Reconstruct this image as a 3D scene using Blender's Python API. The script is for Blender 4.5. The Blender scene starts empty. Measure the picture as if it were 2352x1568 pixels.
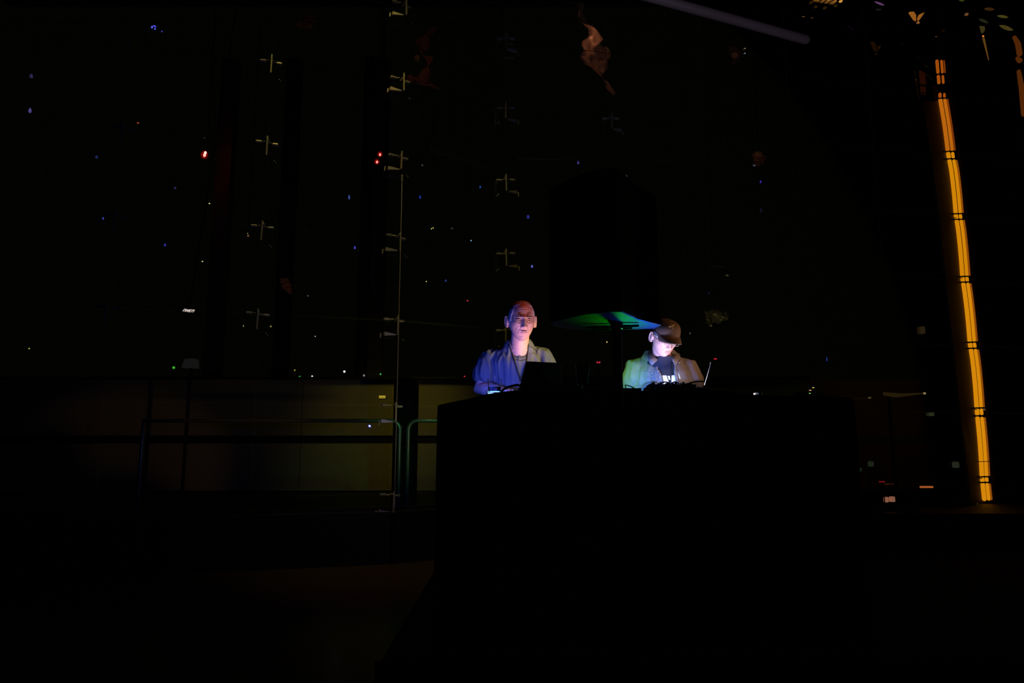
import bpy, bmesh, math, random
from mathutils import Vector, Matrix, noise
from mathutils.bvhtree import BVHTree
random.seed(7)
PI = math.pi
SC = bpy.context.scene
COL = SC.collection

# ------------------------------------------------------------------ camera, world, exposure
FPX = 1568.0
PITCH = math.radians(8.13)
CAMZ = 1.5
cam = bpy.data.cameras.new('camera')
cam.sensor_width = 36; cam.lens = 36 * FPX / 2352; cam.clip_end = 200
camo = bpy.data.objects.new('camera', cam); COL.objects.link(camo)
camo.location = (0, 0, CAMZ); camo.rotation_euler = (PI / 2 + PITCH, 0, 0)
SC.camera = camo
w = bpy.data.worlds.new('night'); SC.world = w; w.use_nodes = True
w.node_tree.nodes['Background'].inputs[0].default_value = (0.0010, 0.00105, 0.0004, 1)
w.node_tree.nodes['Background'].inputs[1].default_value = 1.0
SC.view_settings.view_transform = 'Standard'; SC.view_settings.look = 'None'
SC.view_settings.exposure = 0; SC.view_settings.gamma = 1
SC.view_settings.use_curve_mapping = False

def ray(px, py):
    u = (px - 1176) / FPX; v = (784 - py) / FPX
    c, s = math.cos(PITCH), math.sin(PITCH)
    return Vector((u, c - v * s, s + v * c))
def P(px, py, Y):
    d = ray(px, py); return Vector((0, 0, CAMZ)) + d * (Y / d.y)
def PZ(px, py, z):
    d = ray(px, py); return Vector((0, 0, CAMZ)) + d * ((z - CAMZ) / d.z)

def light(kind, name, loc, color, energy, target=None, size=0.1, size_y=None, spot=None, blend=0.5):
    L = bpy.data.lights.new(name, kind); L.color = color; L.energy = energy
    if kind == 'AREA':
        L.size = size
        if size_y: L.shape = 'RECTANGLE'; L.size_y = size_y
    else:
        L.shadow_soft_size = size
    if kind == 'SPOT': L.spot_size = math.radians(spot); L.spot_blend = blend
    o = bpy.data.objects.new(name, L); COL.objects.link(o); o.location = loc
    if target is not None:
        o.rotation_euler = (Vector(target) - Vector(loc)).to_track_quat('-Z', 'Y').to_euler()
    return o

# unseen lamps, added to light the clamps, rails, terrace wall, floor and pipe
light('SPOT', 'unseen_facade_spot', (-2.3, 5.9, 9.7), (1, .74, .14), 330, P(935, 520, 8.7), .12, spot=50, blend=.9)
light('SPOT', 'unseen_facade_spot', (0.9, 4.6, 0.9), (1, .74, .2), 40, P(895, 850, 8.7), .1, spot=40, blend=.9)
light('SPOT', 'unseen_green_rail_spot', P(1010, 840, 8.0), (.12, 1, .3), 14, P(930, 1000, 9.9), .05, spot=40, blend=.8)
light('SPOT', 'wall_wash', P(1090, 600, 9.9), (1, .74, .08), 52, P(925, 935, 13), .4, spot=46, blend=1)
light('SPOT', 'red_floor_spot', (-1.4, 5.6, 6.8), (1, .12, .03), 60, P(860, 1340, 7.6), .2, spot=26, blend=1)
light('SPOT', 'pipe_spot', (2.2, 3.0, 3.2), (1, .75, .95), 45, PZ(1660, 40, 6.6), .2, spot=50, blend=.9)

# ------------------------------------------------------------------ materials
def mat(name, color, rough=.6, metal=0., emit=None, strength=0., bump=.0, scale=20., var=.12, alpha=None, coat=0, trans=0, ior=1.45):
    m = bpy.data.materials.new(name); m.use_nodes = True
    nt = m.node_tree; b = nt.nodes['Principled BSDF']
    tc = nt.nodes.new('ShaderNodeTexCoord'); nz = nt.nodes.new('ShaderNodeTexNoise')
    nz.inputs['Scale'].default_value = scale; nz.inputs['Detail'].default_value = 3
    nt.links.new(tc.outputs['Object'], nz.inputs['Vector'])
    mx = nt.nodes.new('ShaderNodeMix'); mx.data_type = 'RGBA'
    c = Vector(color)
    mx.inputs[6].default_value = (*(c * (1 - var)), 1); mx.inputs[7].default_value = (*[min(1, q * (1 + var)) for q in c], 1)
    nt.links.new(nz.outputs['Fac'], mx.inputs[0]); nt.links.new(mx.outputs[2], b.inputs['Base Color'])
    b.inputs['Roughness'].default_value = rough; b.inputs['Metallic'].default_value = metal
    b.inputs['Coat Weight'].default_value = coat
    b.inputs['Transmission Weight'].default_value = trans; b.inputs['IOR'].default_value = ior
    if emit: b.inputs['Emission Color'].default_value = (*emit, 1); b.inputs['Emission Strength'].default_value = strength
    if bump:
        bp = nt.nodes.new('ShaderNodeBump'); bp.inputs['Strength'].default_value = bump; bp.inputs['Distance'].default_value = .004
        nt.links.new(nz.outputs['Fac'], bp.inputs['Height']); nt.links.new(bp.outputs['Normal'], b.inputs['Normal'])
    return m
def emat(name, c, s): return mat(name, (.02, .02, .02), .5, emit=c, strength=s)

M = {}
M['floor'] = mat('dark_polished_floor', (.05, .04, .035), .22, scale=6, var=.3)
M['dark'] = mat('black_paint', (.012, .012, .012), .6)
M['black'] = mat('matt_black', (.004, .004, .004), .85, scale=60, bump=.1)
M['cloth'] = mat('black_molton', (.003, .003, .003), .95, scale=200, bump=.2)
M['steel'] = mat('brushed_steel', (.62, .6, .54), .42, .6, scale=40)
M['rail'] = mat('satin_steel', (.55, .6, .55), .3, .7, scale=30)
M['concrete'] = mat('pale_concrete', (.42, .4, .34), .85, scale=8, bump=.2)
M['pillar'] = mat('painted_pillar', (.10, .085, .07), .8, scale=8)
M['alu'] = mat('aluminium_pipe', (.6, .58, .62), .45, .3, scale=30)
M['cab'] = mat('speaker_paint', (.05, .05, .05), .6, scale=120, bump=.1)
M['grille'] = mat('speaker_grille', (.006, .006, .006), .7, scale=300, bump=.5)
M['skin'] = mat('skin', (.52, .31, .23), .48, scale=60, bump=.25, var=.12)
M['lip'] = mat('lips', (.36, .19, .15), .5)
M['brow'] = mat('grey_brow_hair', (.05, .042, .04), .8, scale=200, bump=.4)
M['hair'] = mat('grey_hair', (.36, .34, .34), .7, scale=220, bump=.3, var=.3)
M['eye'] = mat('eye_white', (.28, .25, .24), .25)
M['iris'] = mat('dark_iris', (.03, .02, .015), .2)
M['tee'] = mat('grey_blue_jersey', (.115, .12, .13), .85, scale=400, bump=.08)
M['tee_rim'] = mat('dark_collar', (.015, .015, .018), .8)
M['strap'] = mat('black_strap', (.006, .006, .007), .6)
M['denim'] = mat('washed_denim', (.17, .15, .125), .88, scale=400, bump=.12, var=.2)
M['seam'] = mat('denim_seam', (.17, .15, .13), .8, scale=200)
M['button'] = mat('metal_button', (.5, .5, .5), .3, .9)
M['blacktee'] = mat('black_jersey', (.012, .013, .02), .85, scale=200)
M['print'] = mat('white_print', (.93, .94, .95), .7)
M['trouser'] = mat('dark_trousers', (.01, .01, .012), .85)
M['cap'] = mat('brown_cap_cloth', (.12, .075, .045), .85, scale=400, bump=.12)
M['gold'] = mat('gold_thread', (.75, .5, .16), .4, .2)
M['plastic'] = mat('black_plastic', (.01, .01, .01), .4)
M['edge'] = mat('bare_aluminium_edge', (.8, .8, .8), .3, .5)
M['key'] = mat('grey_keys', (.05, .05, .05), .5)
M['screen1'] = emat('laptop_screen', (.75, .6, 1.), 4)
M['screen2'] = emat('laptop_screen_white', (.78, .74, 1.), 6)
M['led_b'] = emat('blue_white_led', (.28, .5, 1.), 4.)
M['led_g'] = emat('green_led', (.05, 1., .08), 3)
M['warmblob'] = mat('reflection_cloth', (.55, .38, .28), .8, scale=20, bump=.2)
M['flecks'] = mat('fleck_foil', (.6, .57, .4), .3, .7, scale=30)
M['bulb'] = emat('amber_bulb', (1., .45, .08), .55)
M['golddish'] = mat('gold_dish', (.75, .5, .2), .45, .5)
M['leafgold'] = mat('gold_leaf_glass', (.6, .42, .18), .4, .4)
M['rim_blue'] = mat('chamfer_trim', (.6, .6, .65), .35, .2)
def glassmat():
    m = bpy.data.materials.new('clear_pane'); m.use_nodes = True; nt = m.node_tree; nt.nodes.clear()
    o = nt.nodes.new('ShaderNodeOutputMaterial'); t = nt.nodes.new('ShaderNodeBsdfTransparent'); g = nt.nodes.new('ShaderNodeBsdfGlossy')
    t.inputs[0].default_value = (.93, .95, .93, 1); g.inputs['Roughness'].default_value = .01
    nz = nt.nodes.new('ShaderNodeTexNoise'); nz.inputs['Scale'].default_value = .8
    bp = nt.nodes.new('ShaderNodeBump'); bp.inputs['Strength'].default_value = .05; bp.inputs['Distance'].default_value = .05
    nt.links.new(nz.outputs['Fac'], bp.inputs['Height']); nt.links.new(bp.outputs['Normal'], g.inputs['Normal'])
    f = nt.nodes.new('ShaderNodeFresnel'); f.inputs[0].default_value = 1.45
    x = nt.nodes.new('ShaderNodeMixShader'); nt.links.new(f.outputs[0], x.inputs[0]); nt.links.new(t.outputs[0], x.inputs[1]); nt.links.new(g.outputs[0], x.inputs[2])
    nt.links.new(x.outputs[0], o.inputs[0]); return m
M['pane'] = glassmat()
def red_halo():  # additive red glow standing in for the halo round a lamp
    m = bpy.data.materials.new('red_halo_glow'); m.use_nodes = True; nt = m.node_tree; nt.nodes.clear()
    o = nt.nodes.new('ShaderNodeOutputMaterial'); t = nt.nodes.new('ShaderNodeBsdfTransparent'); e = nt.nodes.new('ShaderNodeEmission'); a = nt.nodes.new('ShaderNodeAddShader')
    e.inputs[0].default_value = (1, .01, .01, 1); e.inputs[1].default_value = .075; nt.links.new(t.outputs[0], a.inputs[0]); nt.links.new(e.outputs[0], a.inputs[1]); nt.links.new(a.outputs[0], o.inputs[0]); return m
M['red_halo'] = red_halo()
M['tumbler'] = mat('tumbler_glass', (.9, .95, 1), .02, trans=1.0, ior=1.45, var=0)
M['water'] = mat('water', (.5, .65, 1), .0, trans=1.0, ior=1.33, var=0)

# ------------------------------------------------------------------ geometry helpers
def tag(o, label=None, cat=None, group=None, kind=None):
    for k, v in (('label', label), ('category', cat), ('group', group), ('kind', kind)):
        if v: o[k] = v
    return o
def empty(name, loc, label, cat, group=None, rz=0):
    o = bpy.data.objects.new(name, None); COL.objects.link(o); o.location = loc; o.rotation_euler = (0, 0, rz)
    return tag(o, label, cat, group)
def mesh_from(name, V, F, m, smooth=True):
    me = bpy.data.meshes.new(name); me.from_pydata([tuple(v) for v in V], [], F); me.validate(); me.update()
    if m: me.materials.append(m)
    if smooth: me.shade_smooth()
    return me
def obj(name, me, parent=None, loc=None, world=None):
    o = bpy.data.objects.new(name, me); COL.objects.link(o)
    if parent is not None: o.parent = parent
    if loc is not None: o.location = loc
    return o
class G:
    """collects geometry (in any frame); build() links it as one object"""
    def __init__(s): s.V = []; s.F = []
    def add(s, V, F):
        n = len(s.V); s.V += [Vector(v) for v in V]; s.F += [tuple(i + n for i in f) for f in F]; return s
    def box(s, c, d, R=None, bev=0):
        bm = bmesh.new(); bmesh.ops.create_cube(bm, size=1)
        for v in bm.verts: v.co = Vector((v.co.x * d[0], v.co.y * d[1], v.co.z * d[2]))
        if bev: bmesh.ops.bevel(bm, geom=bm.edges[:], offset=bev, segments=2, affect='EDGES', profile=.6)
        for v in bm.verts:
            if R is not None: v.co = R @ v.co
            v.co += Vector(c)
        bm.verts.index_update(); s.add([v.co.copy() for v in bm.verts], [[v.index for v in f.verts] for f in bm.faces]); bm.free(); return s
    def tube(s, pts, rad, n=10, cap=True, flat=1.0):
        pts = [Vector(p) for p in pts]; rad = rad if isinstance(rad, (list, tuple)) else [rad] * len(pts)
        P_, R_ = [], []
        if cap:   # rounded ends
            d0 = (pts[0] - pts[1]).normalized(); d1 = (pts[-1] - pts[-2]).normalized()
            for k in (0.999, .8, .5):
                P_.append(pts[0] + d0 * rad[0] * k); R_.append(rad[0] * math.sqrt(max(0, 1 - k * k)))
        P_ += pts; R_ += list(rad)
        if cap:
            for k in (.5, .8, .999):
                P_.append(pts[-1] + d1 * rad[-1] * k); R_.append(rad[-1] * math.sqrt(max(0, 1 - k * k)))
        V, F = [], []; up = None
        for i, p in enumerate(P_):
            t = (P_[min(i + 1, len(P_) - 1)] - P_[max(i - 1, 0)]).normalized()
            if up is None:
                up = t.orthogonal().normalized()
            up = (up - t * up.dot(t)).normalized(); sd = t.cross(up)
            for k in range(n):
                a = 2 * PI * k / n; V.append(p + up * math.cos(a) * R_[i] + sd * math.sin(a) * R_[i] * flat)
        for i in range(len(P_) - 1):
            for k in range(n):
                F.append((i * n + k, i * n + (k + 1) % n, (i + 1) * n + (k + 1) % n, (i + 1) * n + k))
        F.append(tuple(range(n - 1, -1, -1))); F.append(tuple((len(P_) - 1) * n + k for k in range(n)))
        return s.add(V, F)
    def ell(s, c, r, R=None, n=16, m_=10):
        V, F = [], []
        for i in range(m_ + 1):
            th = PI * i / m_
            for k in range(n):
                ph = 2 * PI * k / n
                v = Vector((r[0] * math.sin(th) * math.cos(ph), r[1] * math.sin(th) * math.sin(ph), r[2] * math.cos(th)))
                if R is not None: v = R @ v
                V.append(v + Vector(c))
        for i in range(m_):
            for k in range(n): F.append((i * n + k, (i + 1) * n + k, (i + 1) * n + (k + 1) % n, i * n + (k + 1) % n))
        return s.add(V, F)
    def loft(s, rings, n=40, ex=2.3):
        """rings: (centre, rx, ry)"""
        V, F = [], []
        for c, rx, ry in rings:
            for k in range(n):
                a = 2 * PI * k / n; ca, sa = math.cos(a), math.sin(a)
                V.append(Vector(c) + Vector((rx * math.copysign(abs(ca) ** (2 / ex), ca), ry * math.copysign(abs(sa) ** (2 / ex), sa), 0)))
        for i in range(len(rings) - 1):
            for k in range(n): F.append((i * n + k, i * n + (k + 1) % n, (i + 1) * n + (k + 1) % n, (i + 1) * n + k))
        F.append(tuple(range(n - 1, -1, -1))); F.append(tuple((len(rings) - 1) * n + k for k in range(n)))
        return s.add(V, F)
    def lathe(s, prof, c=(0, 0, 0), n=24, closed=False):
        V, F = [], []
        for r, z in prof:
            for k in range(n): V.append(Vector(c) + Vector((r * math.cos(2 * PI * k / n), r * math.sin(2 * PI * k / n), z)))
        L = len(prof)
        for i in range(L if closed else L - 1):
            j = (i + 1) % L
            for k in range(n): F.append((i * n + k, i * n + (k + 1) % n, j * n + (k + 1) % n, j * n + k))
        if not closed: F.append(tuple(range(n - 1, -1, -1))); F.append(tuple((L - 1) * n + k for k in range(n)))
        return s.add(V, F)
    def prism(s, poly, z0, z1):
        n = len(poly); V = [(x, y, z0) for x, y in poly] + [(x, y, z1) for x, y in poly]
        F = [tuple(range(n - 1, -1, -1)), tuple(range(n, 2 * n))] + [(i, (i + 1) % n, n + (i + 1) % n, n + i) for i in range(n)]
        return s.add(V, F)
    def build(s, name, m, parent=None, origin=(0, 0, 0), smooth=False, bev=0):
        o_ = Vector(origin); me = mesh_from(name, [v - o_ for v in s.V], s.F, m, smooth)
        bm = bmesh.new(); bm.from_mesh(me); bmesh.ops.recalc_face_normals(bm, faces=bm.faces[:]); bm.to_mesh(me); bm.free()
        if smooth: me.shade_smooth()
        o = obj(name, me, parent)
        if parent is None: o.location = o_
        if bev:
            b = o.modifiers.new('bevel', 'BEVEL'); b.width = bev; b.segments = 2; b.limit_method = 'ANGLE'
        return o
def structure(o): o['kind'] = 'structure'; return o

# ------------------------------------------------------------------ the hall
structure(G().box((2, 4.5, -.05), (24, 16, .1)).build('floor', M['floor']))
structure(G().box((2, 4.5, 10.05), (24, 16, .1)).build('ceiling', M['dark']))
structure(G().box((-9.1, 2, 5), (.2, 11, 10)).build('wall_left', M['dark']))
structure(G().box((13.1, 4.5, 5), (.2, 16, 10)).build('wall_right', M['dark']))
structure(G().box((2, -3.1, 5), (24, .2, 10)).build('wall_rear', M['dark']))

# glass wall: facade columns (plan positions) and rows of fittings
COLS = [Vector((-9.3, 6.55)), Vector((-7.80, 6.98)), Vector((-6.24, 7.41)), Vector((-4.68, 7.84)), Vector((-3.105, 8.268)), Vector((-1.523, 8.70)),
        Vector((-.115, 9.507)), Vector((1.47, 9.83)), Vector((3.0, 10.16)), Vector((4.52, 10.50)), Vector((6.04, 10.84)), Vector((7.561, 11.177)),
        Vector((9.1, 11.51)), Vector((10.6, 11.84)), Vector((13.0, 12.38))]
C0 = 3      # index of the leftmost column seen
def rowz(r): return CAMZ + 4.823 - 1.1 * r
win = structure(G().box((0, 0, 0), (.01, .01, .01)).build('window_1', M['dark']))
bpy.data.objects.remove(win)
def seg_box(a, b, z0, z1, th, off=0, gap=0):
    d = (b - a).normalized(); nrm = Vector((d.y, -d.x)) ; a2 = a + d * gap + nrm * off; b2 = b - d * gap + nrm * off
    poly = [a2 - nrm * th / 2, b2 - nrm * th / 2, b2 + nrm * th / 2, a2 + nrm * th / 2]
    return [(p.x, p.y) for p in poly]
sill = G()
for i in range(len(COLS) - 1): sill.prism(seg_box(COLS[i], COLS[i + 1], 0, .62, .3), 0, .62)
structure(sill.build('trim_1', M['dark']))
head = G()
for i in range(len(COLS) - 1): head.prism(seg_box(COLS[i], COLS[i + 1], 0, 1, .3), rowz(-2) + .9, 10)
structure(head.build('trim_2', M['dark']))
wf = G()
for i in range(len(COLS) - 1): wf.prism(seg_box(COLS[i], COLS[i + 1], 0, 1, .06), .62, .66)
win = structure(wf.build('window_1', M['dark']))
zs = [.67, rowz(5) + 0.0] + [rowz(r) for r in range(4, -3, -1)] + [rowz(-2) + .9]
zs = sorted(set(round(z, 3) for z in zs))
for i in range(1, len(COLS) - 1):
    for j in range(len(zs) - 1):
        if zs[j + 1] - zs[j] < .05: continue
        G().prism(seg_box(COLS[i], COLS[i + 1], 0, 1, .016, 0, .012), zs[j] + .008, zs[j + 1] - .008).build('pane', M['pane'], win)

# spider fittings that carry the panes
def clamp_meshes():
    d = {}
    d['hub'] = G().box((0, -.16, -.09), (.018, .024, .25), bev=.004)
    d['stem'] = G().tube([(0, -.16, 0), (0, -.02, 0)], .012, 8)
    d['upper_left_pad'] = G().box((-.115, -.05, .0), (.075, .05, .026), bev=.008).tube([(-.08, -.06, -.004), (-.045, -.09, -.006)], .007, 8)
    d['upper_right_pad'] = G().box((.082, -.05, -.018), (.07, .05, .026), bev=.008).tube([(.05, -.06, -.018), (.0, -.15, -.03)], .008, 8)
    d['lower_arm'] = G().add([(-.03, -.14, -.205), (-.17, -.10, -.175), (-.17, -.10, -.222), (-.03, -.14, -.215),
                              (-.03, -.10, -.205), (-.17, -.06, -.175), (-.17, -.06, -.222), (-.03, -.10, -.215)],
                             [(0, 1, 2, 3), (4, 7, 6, 5), (0, 4, 5, 1), (1, 5, 6, 2), (2, 6, 7, 3), (3, 7, 4, 0)])
    d['bolt'] = G().ell((.09, -.08, -.25), (.009, .009, .009), n=8, m_=6).ell((.11, -.08, -.27), (.007, .007, .007), n=8, m_=6)
    d['lower_pad'] = G().tube([(-.2, -.07, -.2), (-.205, -.07, -.25)], .009, 8)
    return {k: mesh_from(k, g.V, g.F, M['steel'], False) for k, g in d.items()}
CM = clamp_meshes()
words = ['first', 'second', 'third', 'fourth', 'fifth', 'sixth', 'seventh', 'eighth']
colname = {0: 'far left column of the glass wall', 1: 'second column of the glass wall', 2: 'column beside the two green handrails',
           3: 'column above the grey-haired man', 4: 'column above the black loudspeaker'}
seen = {0: [1, 2, 3], 1: [0, 1, 2, 3], 2: [-1, 0, 1, 2, 3, 4, 5], 3: [-1, 0, 1, 2, 3], 4: [0]}
def wall_dir(ci):
    a = COLS[C0 + ci]; b = COLS[C0 + ci + 1]; d = (b - a).normalized(); return math.atan2(d.y, d.x)
for ci, rows in seen.items():
    for n, r in enumerate(rows):
        c = COLS[C0 + ci]
        pos = 'topmost' if n == 0 else 'lowest' if n == len(rows) - 1 else words[n] + ' from the top'
        lab = ('metal glass clamp high up, the only one lit in the ' if ci == 4 else 'metal glass clamp, %s in the ' % pos) + colname[ci]
        e = empty('glass_clamp', (c.x, c.y, rowz(r)), lab, 'clamp', 'spider clamps on the glass wall', wall_dir(ci))
        if ci >= 3: e.scale.x = -1
        for k, me in CM.items():
            if ci in (0, 1) and k in ('lower_arm', 'lower_pad'): continue
            o = obj(k, me, e); o.rotation_euler = (0, random.uniform(-.03, .03), random.uniform(-.06, .06))
# tension rods
for ci, z0, z1, lab in ((2, .7, 4.9, 'thin vertical steel rod running down through the clamps beside the green handrails'),
                        (0, 5.2, 6.3, 'short thin rod above the far left glass clamp')):
    c = COLS[C0 + ci]; dr = wall_dir(ci); off = Vector((math.sin(dr), -math.cos(dr))) * .17
    p = Vector((c.x + off.x, c.y + off.y, 0))
    g = G().tube([p + Vector((0, 0, z0)), p + Vector((0, 0, z1))], .006, 6)
    o = g.build('tension_rod', M['steel'], origin=p + Vector((0, 0, z0)), smooth=True); tag(o, lab, 'rod')
    for zz in (z0 + .02, z1 - .02): G().tube([Vector((0, 0, zz - z0 - .04)), Vector((0, 0, zz - z0 + .04))], .012, 8).build('end_fitting', M['steel'], o)
for px, y0, y1, lab in ((480, 1175, 1270, 'short slim metal rod standing on the floor at far left'), (912, 1172, 1236, 'slim dark rod standing under the lowest clamp')):
    b = PZ(px, 1282, 0.001); t = P(px + 2, y0, b.y)
    o = G().tube([b, Vector((b.x, b.y, t.z))], .0045, 6, cap=False).build('floor_rod', M['steel'], origin=b, smooth=True); tag(o, lab, 'rod')
    G().lathe([(.03, 0), (.03, .006), (.008, .012)]).build('foot', M['dark'], o)

# ------------------------------------------------------------------ terrace outside the glass
structure(G().box((2, 21.5, .25), (60, 24, .5)).build('terrace_floor', M['dark']))
pw = G(); pA = P(300, 872, 13.4); pB = P(1500, 876, 13.4); top = pA.z
wa = structure(G().box(((pA.x + pB.x) / 2, 13.6, (.5 + top) / 2), (pB.x - pA.x + 6, .3, top - .5)).build('wall_terrace', M['dark']))
zt = top; zb = P(900, 1000, 13.4).z; zc = P(900, 1018, 13.4).z
x = pA.x - 3
while x < pB.x + 3:
    wd = 6.4
    for z0, z1 in ((zb, zt), (.52, zc)):
        G().box((x + wd / 2, 13.42, (z0 + z1) / 2), (wd - .015, .06, z1 - z0)).build('panel', M['concrete'], wa)
    x += wd
structure(G().box(((pA.x + pB.x) / 2, 13.36, zt + .02), (pB.x - pA.x + 6, .4, .04)).build('trim_3', M['dark']))
# dark and red-lit pillars beyond the glass
for x0, x1, Y, m_, lab in ((486, 522, 14.3, 'pillar', 'tall square pillar beside the brightest red lamp'), (826, 848, 14.2, 'dark', 'narrow black pillar left of the paired red lamps'),
                           (852, 884, 14.3, 'pillar', 'slim pillar behind the paired red lamps'), (640, 672, 14.3, 'dark', 'black pillar behind the clamps left of centre')):
    a, b = P(x0, 600, Y), P(x1, 600, Y); wd = b.x - a.x
    G_ = G().box(((a.x + b.x) / 2, Y, 5.2), (wd, .25, 9.4), bev=.01)
    o = G_.build('pillar', M[m_], origin=((a.x + b.x) / 2, Y, .5)); tag(o, lab, 'pillar')
    G().box((0, 0, .1), (wd + .06, .31, .2), bev=.01).build('plinth', M[m_], o)
# black rounded column behind the handrails
a, b = P(903, 960, 10.9), P(953, 960, 10.9); tp = P(930, 866, 10.9).z; cx = (a.x + b.x) / 2; hw = (b.x - a.x) / 2
g = G(); prof = []
for k in range(0, 9):
    an = PI / 2 * k / 8; prof.append((hw - .09 + .09 * math.cos(an), tp - .09 + .09 * math.sin(an)))
poly = [(-x_, z_) for x_, z_ in prof][::-1]; outline = [(hw, .5)] + prof + poly + [(-hw, .5)]
V = [(cx + x_, 10.9, z_) for x_, z_ in outline] + [(cx + x_, 11.3, z_) for x_, z_ in outline]; n = len(outline)
g.add(V, [tuple(range(n)), tuple(range(2 * n - 1, n - 1, -1))] + [(i, (i + 1) % n, n + (i + 1) % n, n + i) for i in range(n)])
o = g.build('column_speaker', M['black'], origin=(cx, 10.9, .5), bev=.01); tag(o, 'black upright column with a rounded top standing behind the handrails', 'column')
G().box((0, -.01, 1), (2 * hw - .06, .03, 1.5), bev=.01).build('grille', M['grille'], o)
# handrails
def handrail(px_c, px_end, name_lab, sgn):
    Y = 9.9; r = .028
    c = P(px_c, 1000, Y); zt_ = P(px_c, 966, Y).z; e = P(px_end, 966, Y); R_ = .13
    pts = [Vector((c.x, Y, .5)), Vector((c.x, Y, zt_ - R_))]
    for k in range(1, 8):
        an = PI / 2 * k / 8; pts.append(Vector((c.x + sgn * R_ * (1 - math.cos(an)), Y, zt_ - R_ + R_ * math.sin(an))))
    pts.append(Vector((c.x + sgn * R_, Y, zt_))); pts.append(Vector((e.x, Y, zt_)))
    pts2 = [Vector((e.x, Y, zt_)), Vector((e.x, Y, .5))]
    root = empty('handrail', (c.x, Y, .5), name_lab, 'handrail', 'green-lit handrails')
    G().tube([p - root.location for p in pts], r, 12).build('rail', M['rail'], root, smooth=True)
    G().tube([p - root.location for p in pts2], r, 12).build('post', M['rail'], root, smooth=True)
    G().lathe([(.07, 0), (.07, .012), (.03, .02)]).build('base_plate', M['rail'], root)
handrail(918, 330, 'green-lit steel handrail running left from the black column', -1)
handrail(938, 1120, 'green-lit steel handrail running right behind the draped table', 1)

# ------------------------------------------------------------------ riser and draped table
RZ = .5
structure(G().box((1.95, 4.6, RZ / 2), (5.1, 2.6, RZ), bev=.01).build('stage_riser', M['black']))
TY0, TY1 = 3.45, 3.93
prof_px = [(1005, 930), (1030, 924), (1060, 918), (1085, 913), (1110, 906), (1140, 900), (1170, 897), (1200, 894), (1260, 892), (1300, 890), (1340, 892), (1400, 894),
           (1430, 897), (1480, 896), (1520, 893), (1600, 890), (1640, 895), (1700, 902), (1740, 906), (1800, 908), (1870, 908), (1960, 912)]
tx, tz = [], []
for px, py in prof_px: q = P(px, py, TY0); tx.append(q.x); tz.append(q.z)
def topz(x):
    if x <= tx[0]: return tz[0]
    for i in range(len(tx) - 1):
        if x <= tx[i + 1]:
            t = (x - tx[i]) / (tx[i + 1] - tx[i]); return tz[i] * (1 - t) + tz[i + 1] * t
    return tz[-1]
tab = empty('draped_table', ((tx[0] + tx[-1]) / 2, (TY0 + TY1) / 2, RZ), 'long performance table draped to the floor in black cloth', 'table')
nx = 260; V, F = [], []; NR = 16
for i in range(nx + 1):
    x = tx[0] + (tx[-1] - tx[0]) * i / nx; z = topz(x)
    col = [(x, TY1 + .03, z - .30), (x, TY1, z - .004), (x, TY1 - .03, z)]
    col += [(x, TY0 + .25, z), (x, TY0 + .02, z), (x, TY0, z - .01)]
    for k in range(1, NR):
        t = k / (NR - 1); f = .028 * t * math.sin(x * 34 + 2.2 * math.sin(x * 5) + .8 * t) + .02 * t * noise.noise(Vector((x * 3, t, 0)))
        col.append((x + .012 * t * math.sin(x * 17), TY0 - .01 - .02 * t + f, z - .01 - (z - .01 - .012) * t if False else z - .01 + (.515 - z + .01) * t))
    V += col
L = len(V) // (nx + 1)
for i in range(nx):
    for k in range(L - 1): F.append((i * L + k, (i + 1) * L + k, (i + 1) * L + k + 1, i * L + k + 1))
gb = G().add(V, F); cl = gb.build('cloth', M['cloth'], tab, smooth=True)
for v in cl.data.vertices: v.co -= tab.location
s_ = cl.modifiers.new('solid', 'SOLIDIFY'); s_.thickness = .005
tw = tx[-1] - tx[0]; tzl = min(tz) - .02
G().box((0, .02, tzl - RZ - .02), (tw - .06, TY1 - TY0 - .08, .03), bev=.004).build('tabletop', M['dark'], tab)
for sx in (-1, 1):
    for sy in (-1, 1): G().box((sx * (tw / 2 - .12), sy * .2, (tzl - RZ - .035) / 2), (.04, .04, tzl - RZ - .035), bev=.004).build('leg', M['dark'], tab)
# black front cover of the riser (cloth hangs to the floor)
fs = G(); V = []; F = []; n = 200
for i in range(n + 1):
    x = -.62 + 5.14 * i / n
    for k in range(7):
        z = RZ + .005 - (RZ - .0) * k / 6; V.append((x, 3.285 - .02 - .02 * (k / 6) * math.sin(x * 40), z))
for i in range(n):
    for k in range(6): F.append((i * 7 + k, (i + 1) * 7 + k, (i + 1) * 7 + k + 1, i * 7 + k + 1))
o = G().add(V, F).build('riser_skirt', M['cloth'], smooth=True, origin=(1.95, 3.265, 0)); tag(o, 'black pleated skirt hanging along the front edge of the low stage', 'curtain')
s_ = o.modifiers.new('solid', 'SOLIDIFY'); s_.thickness = .004

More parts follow.
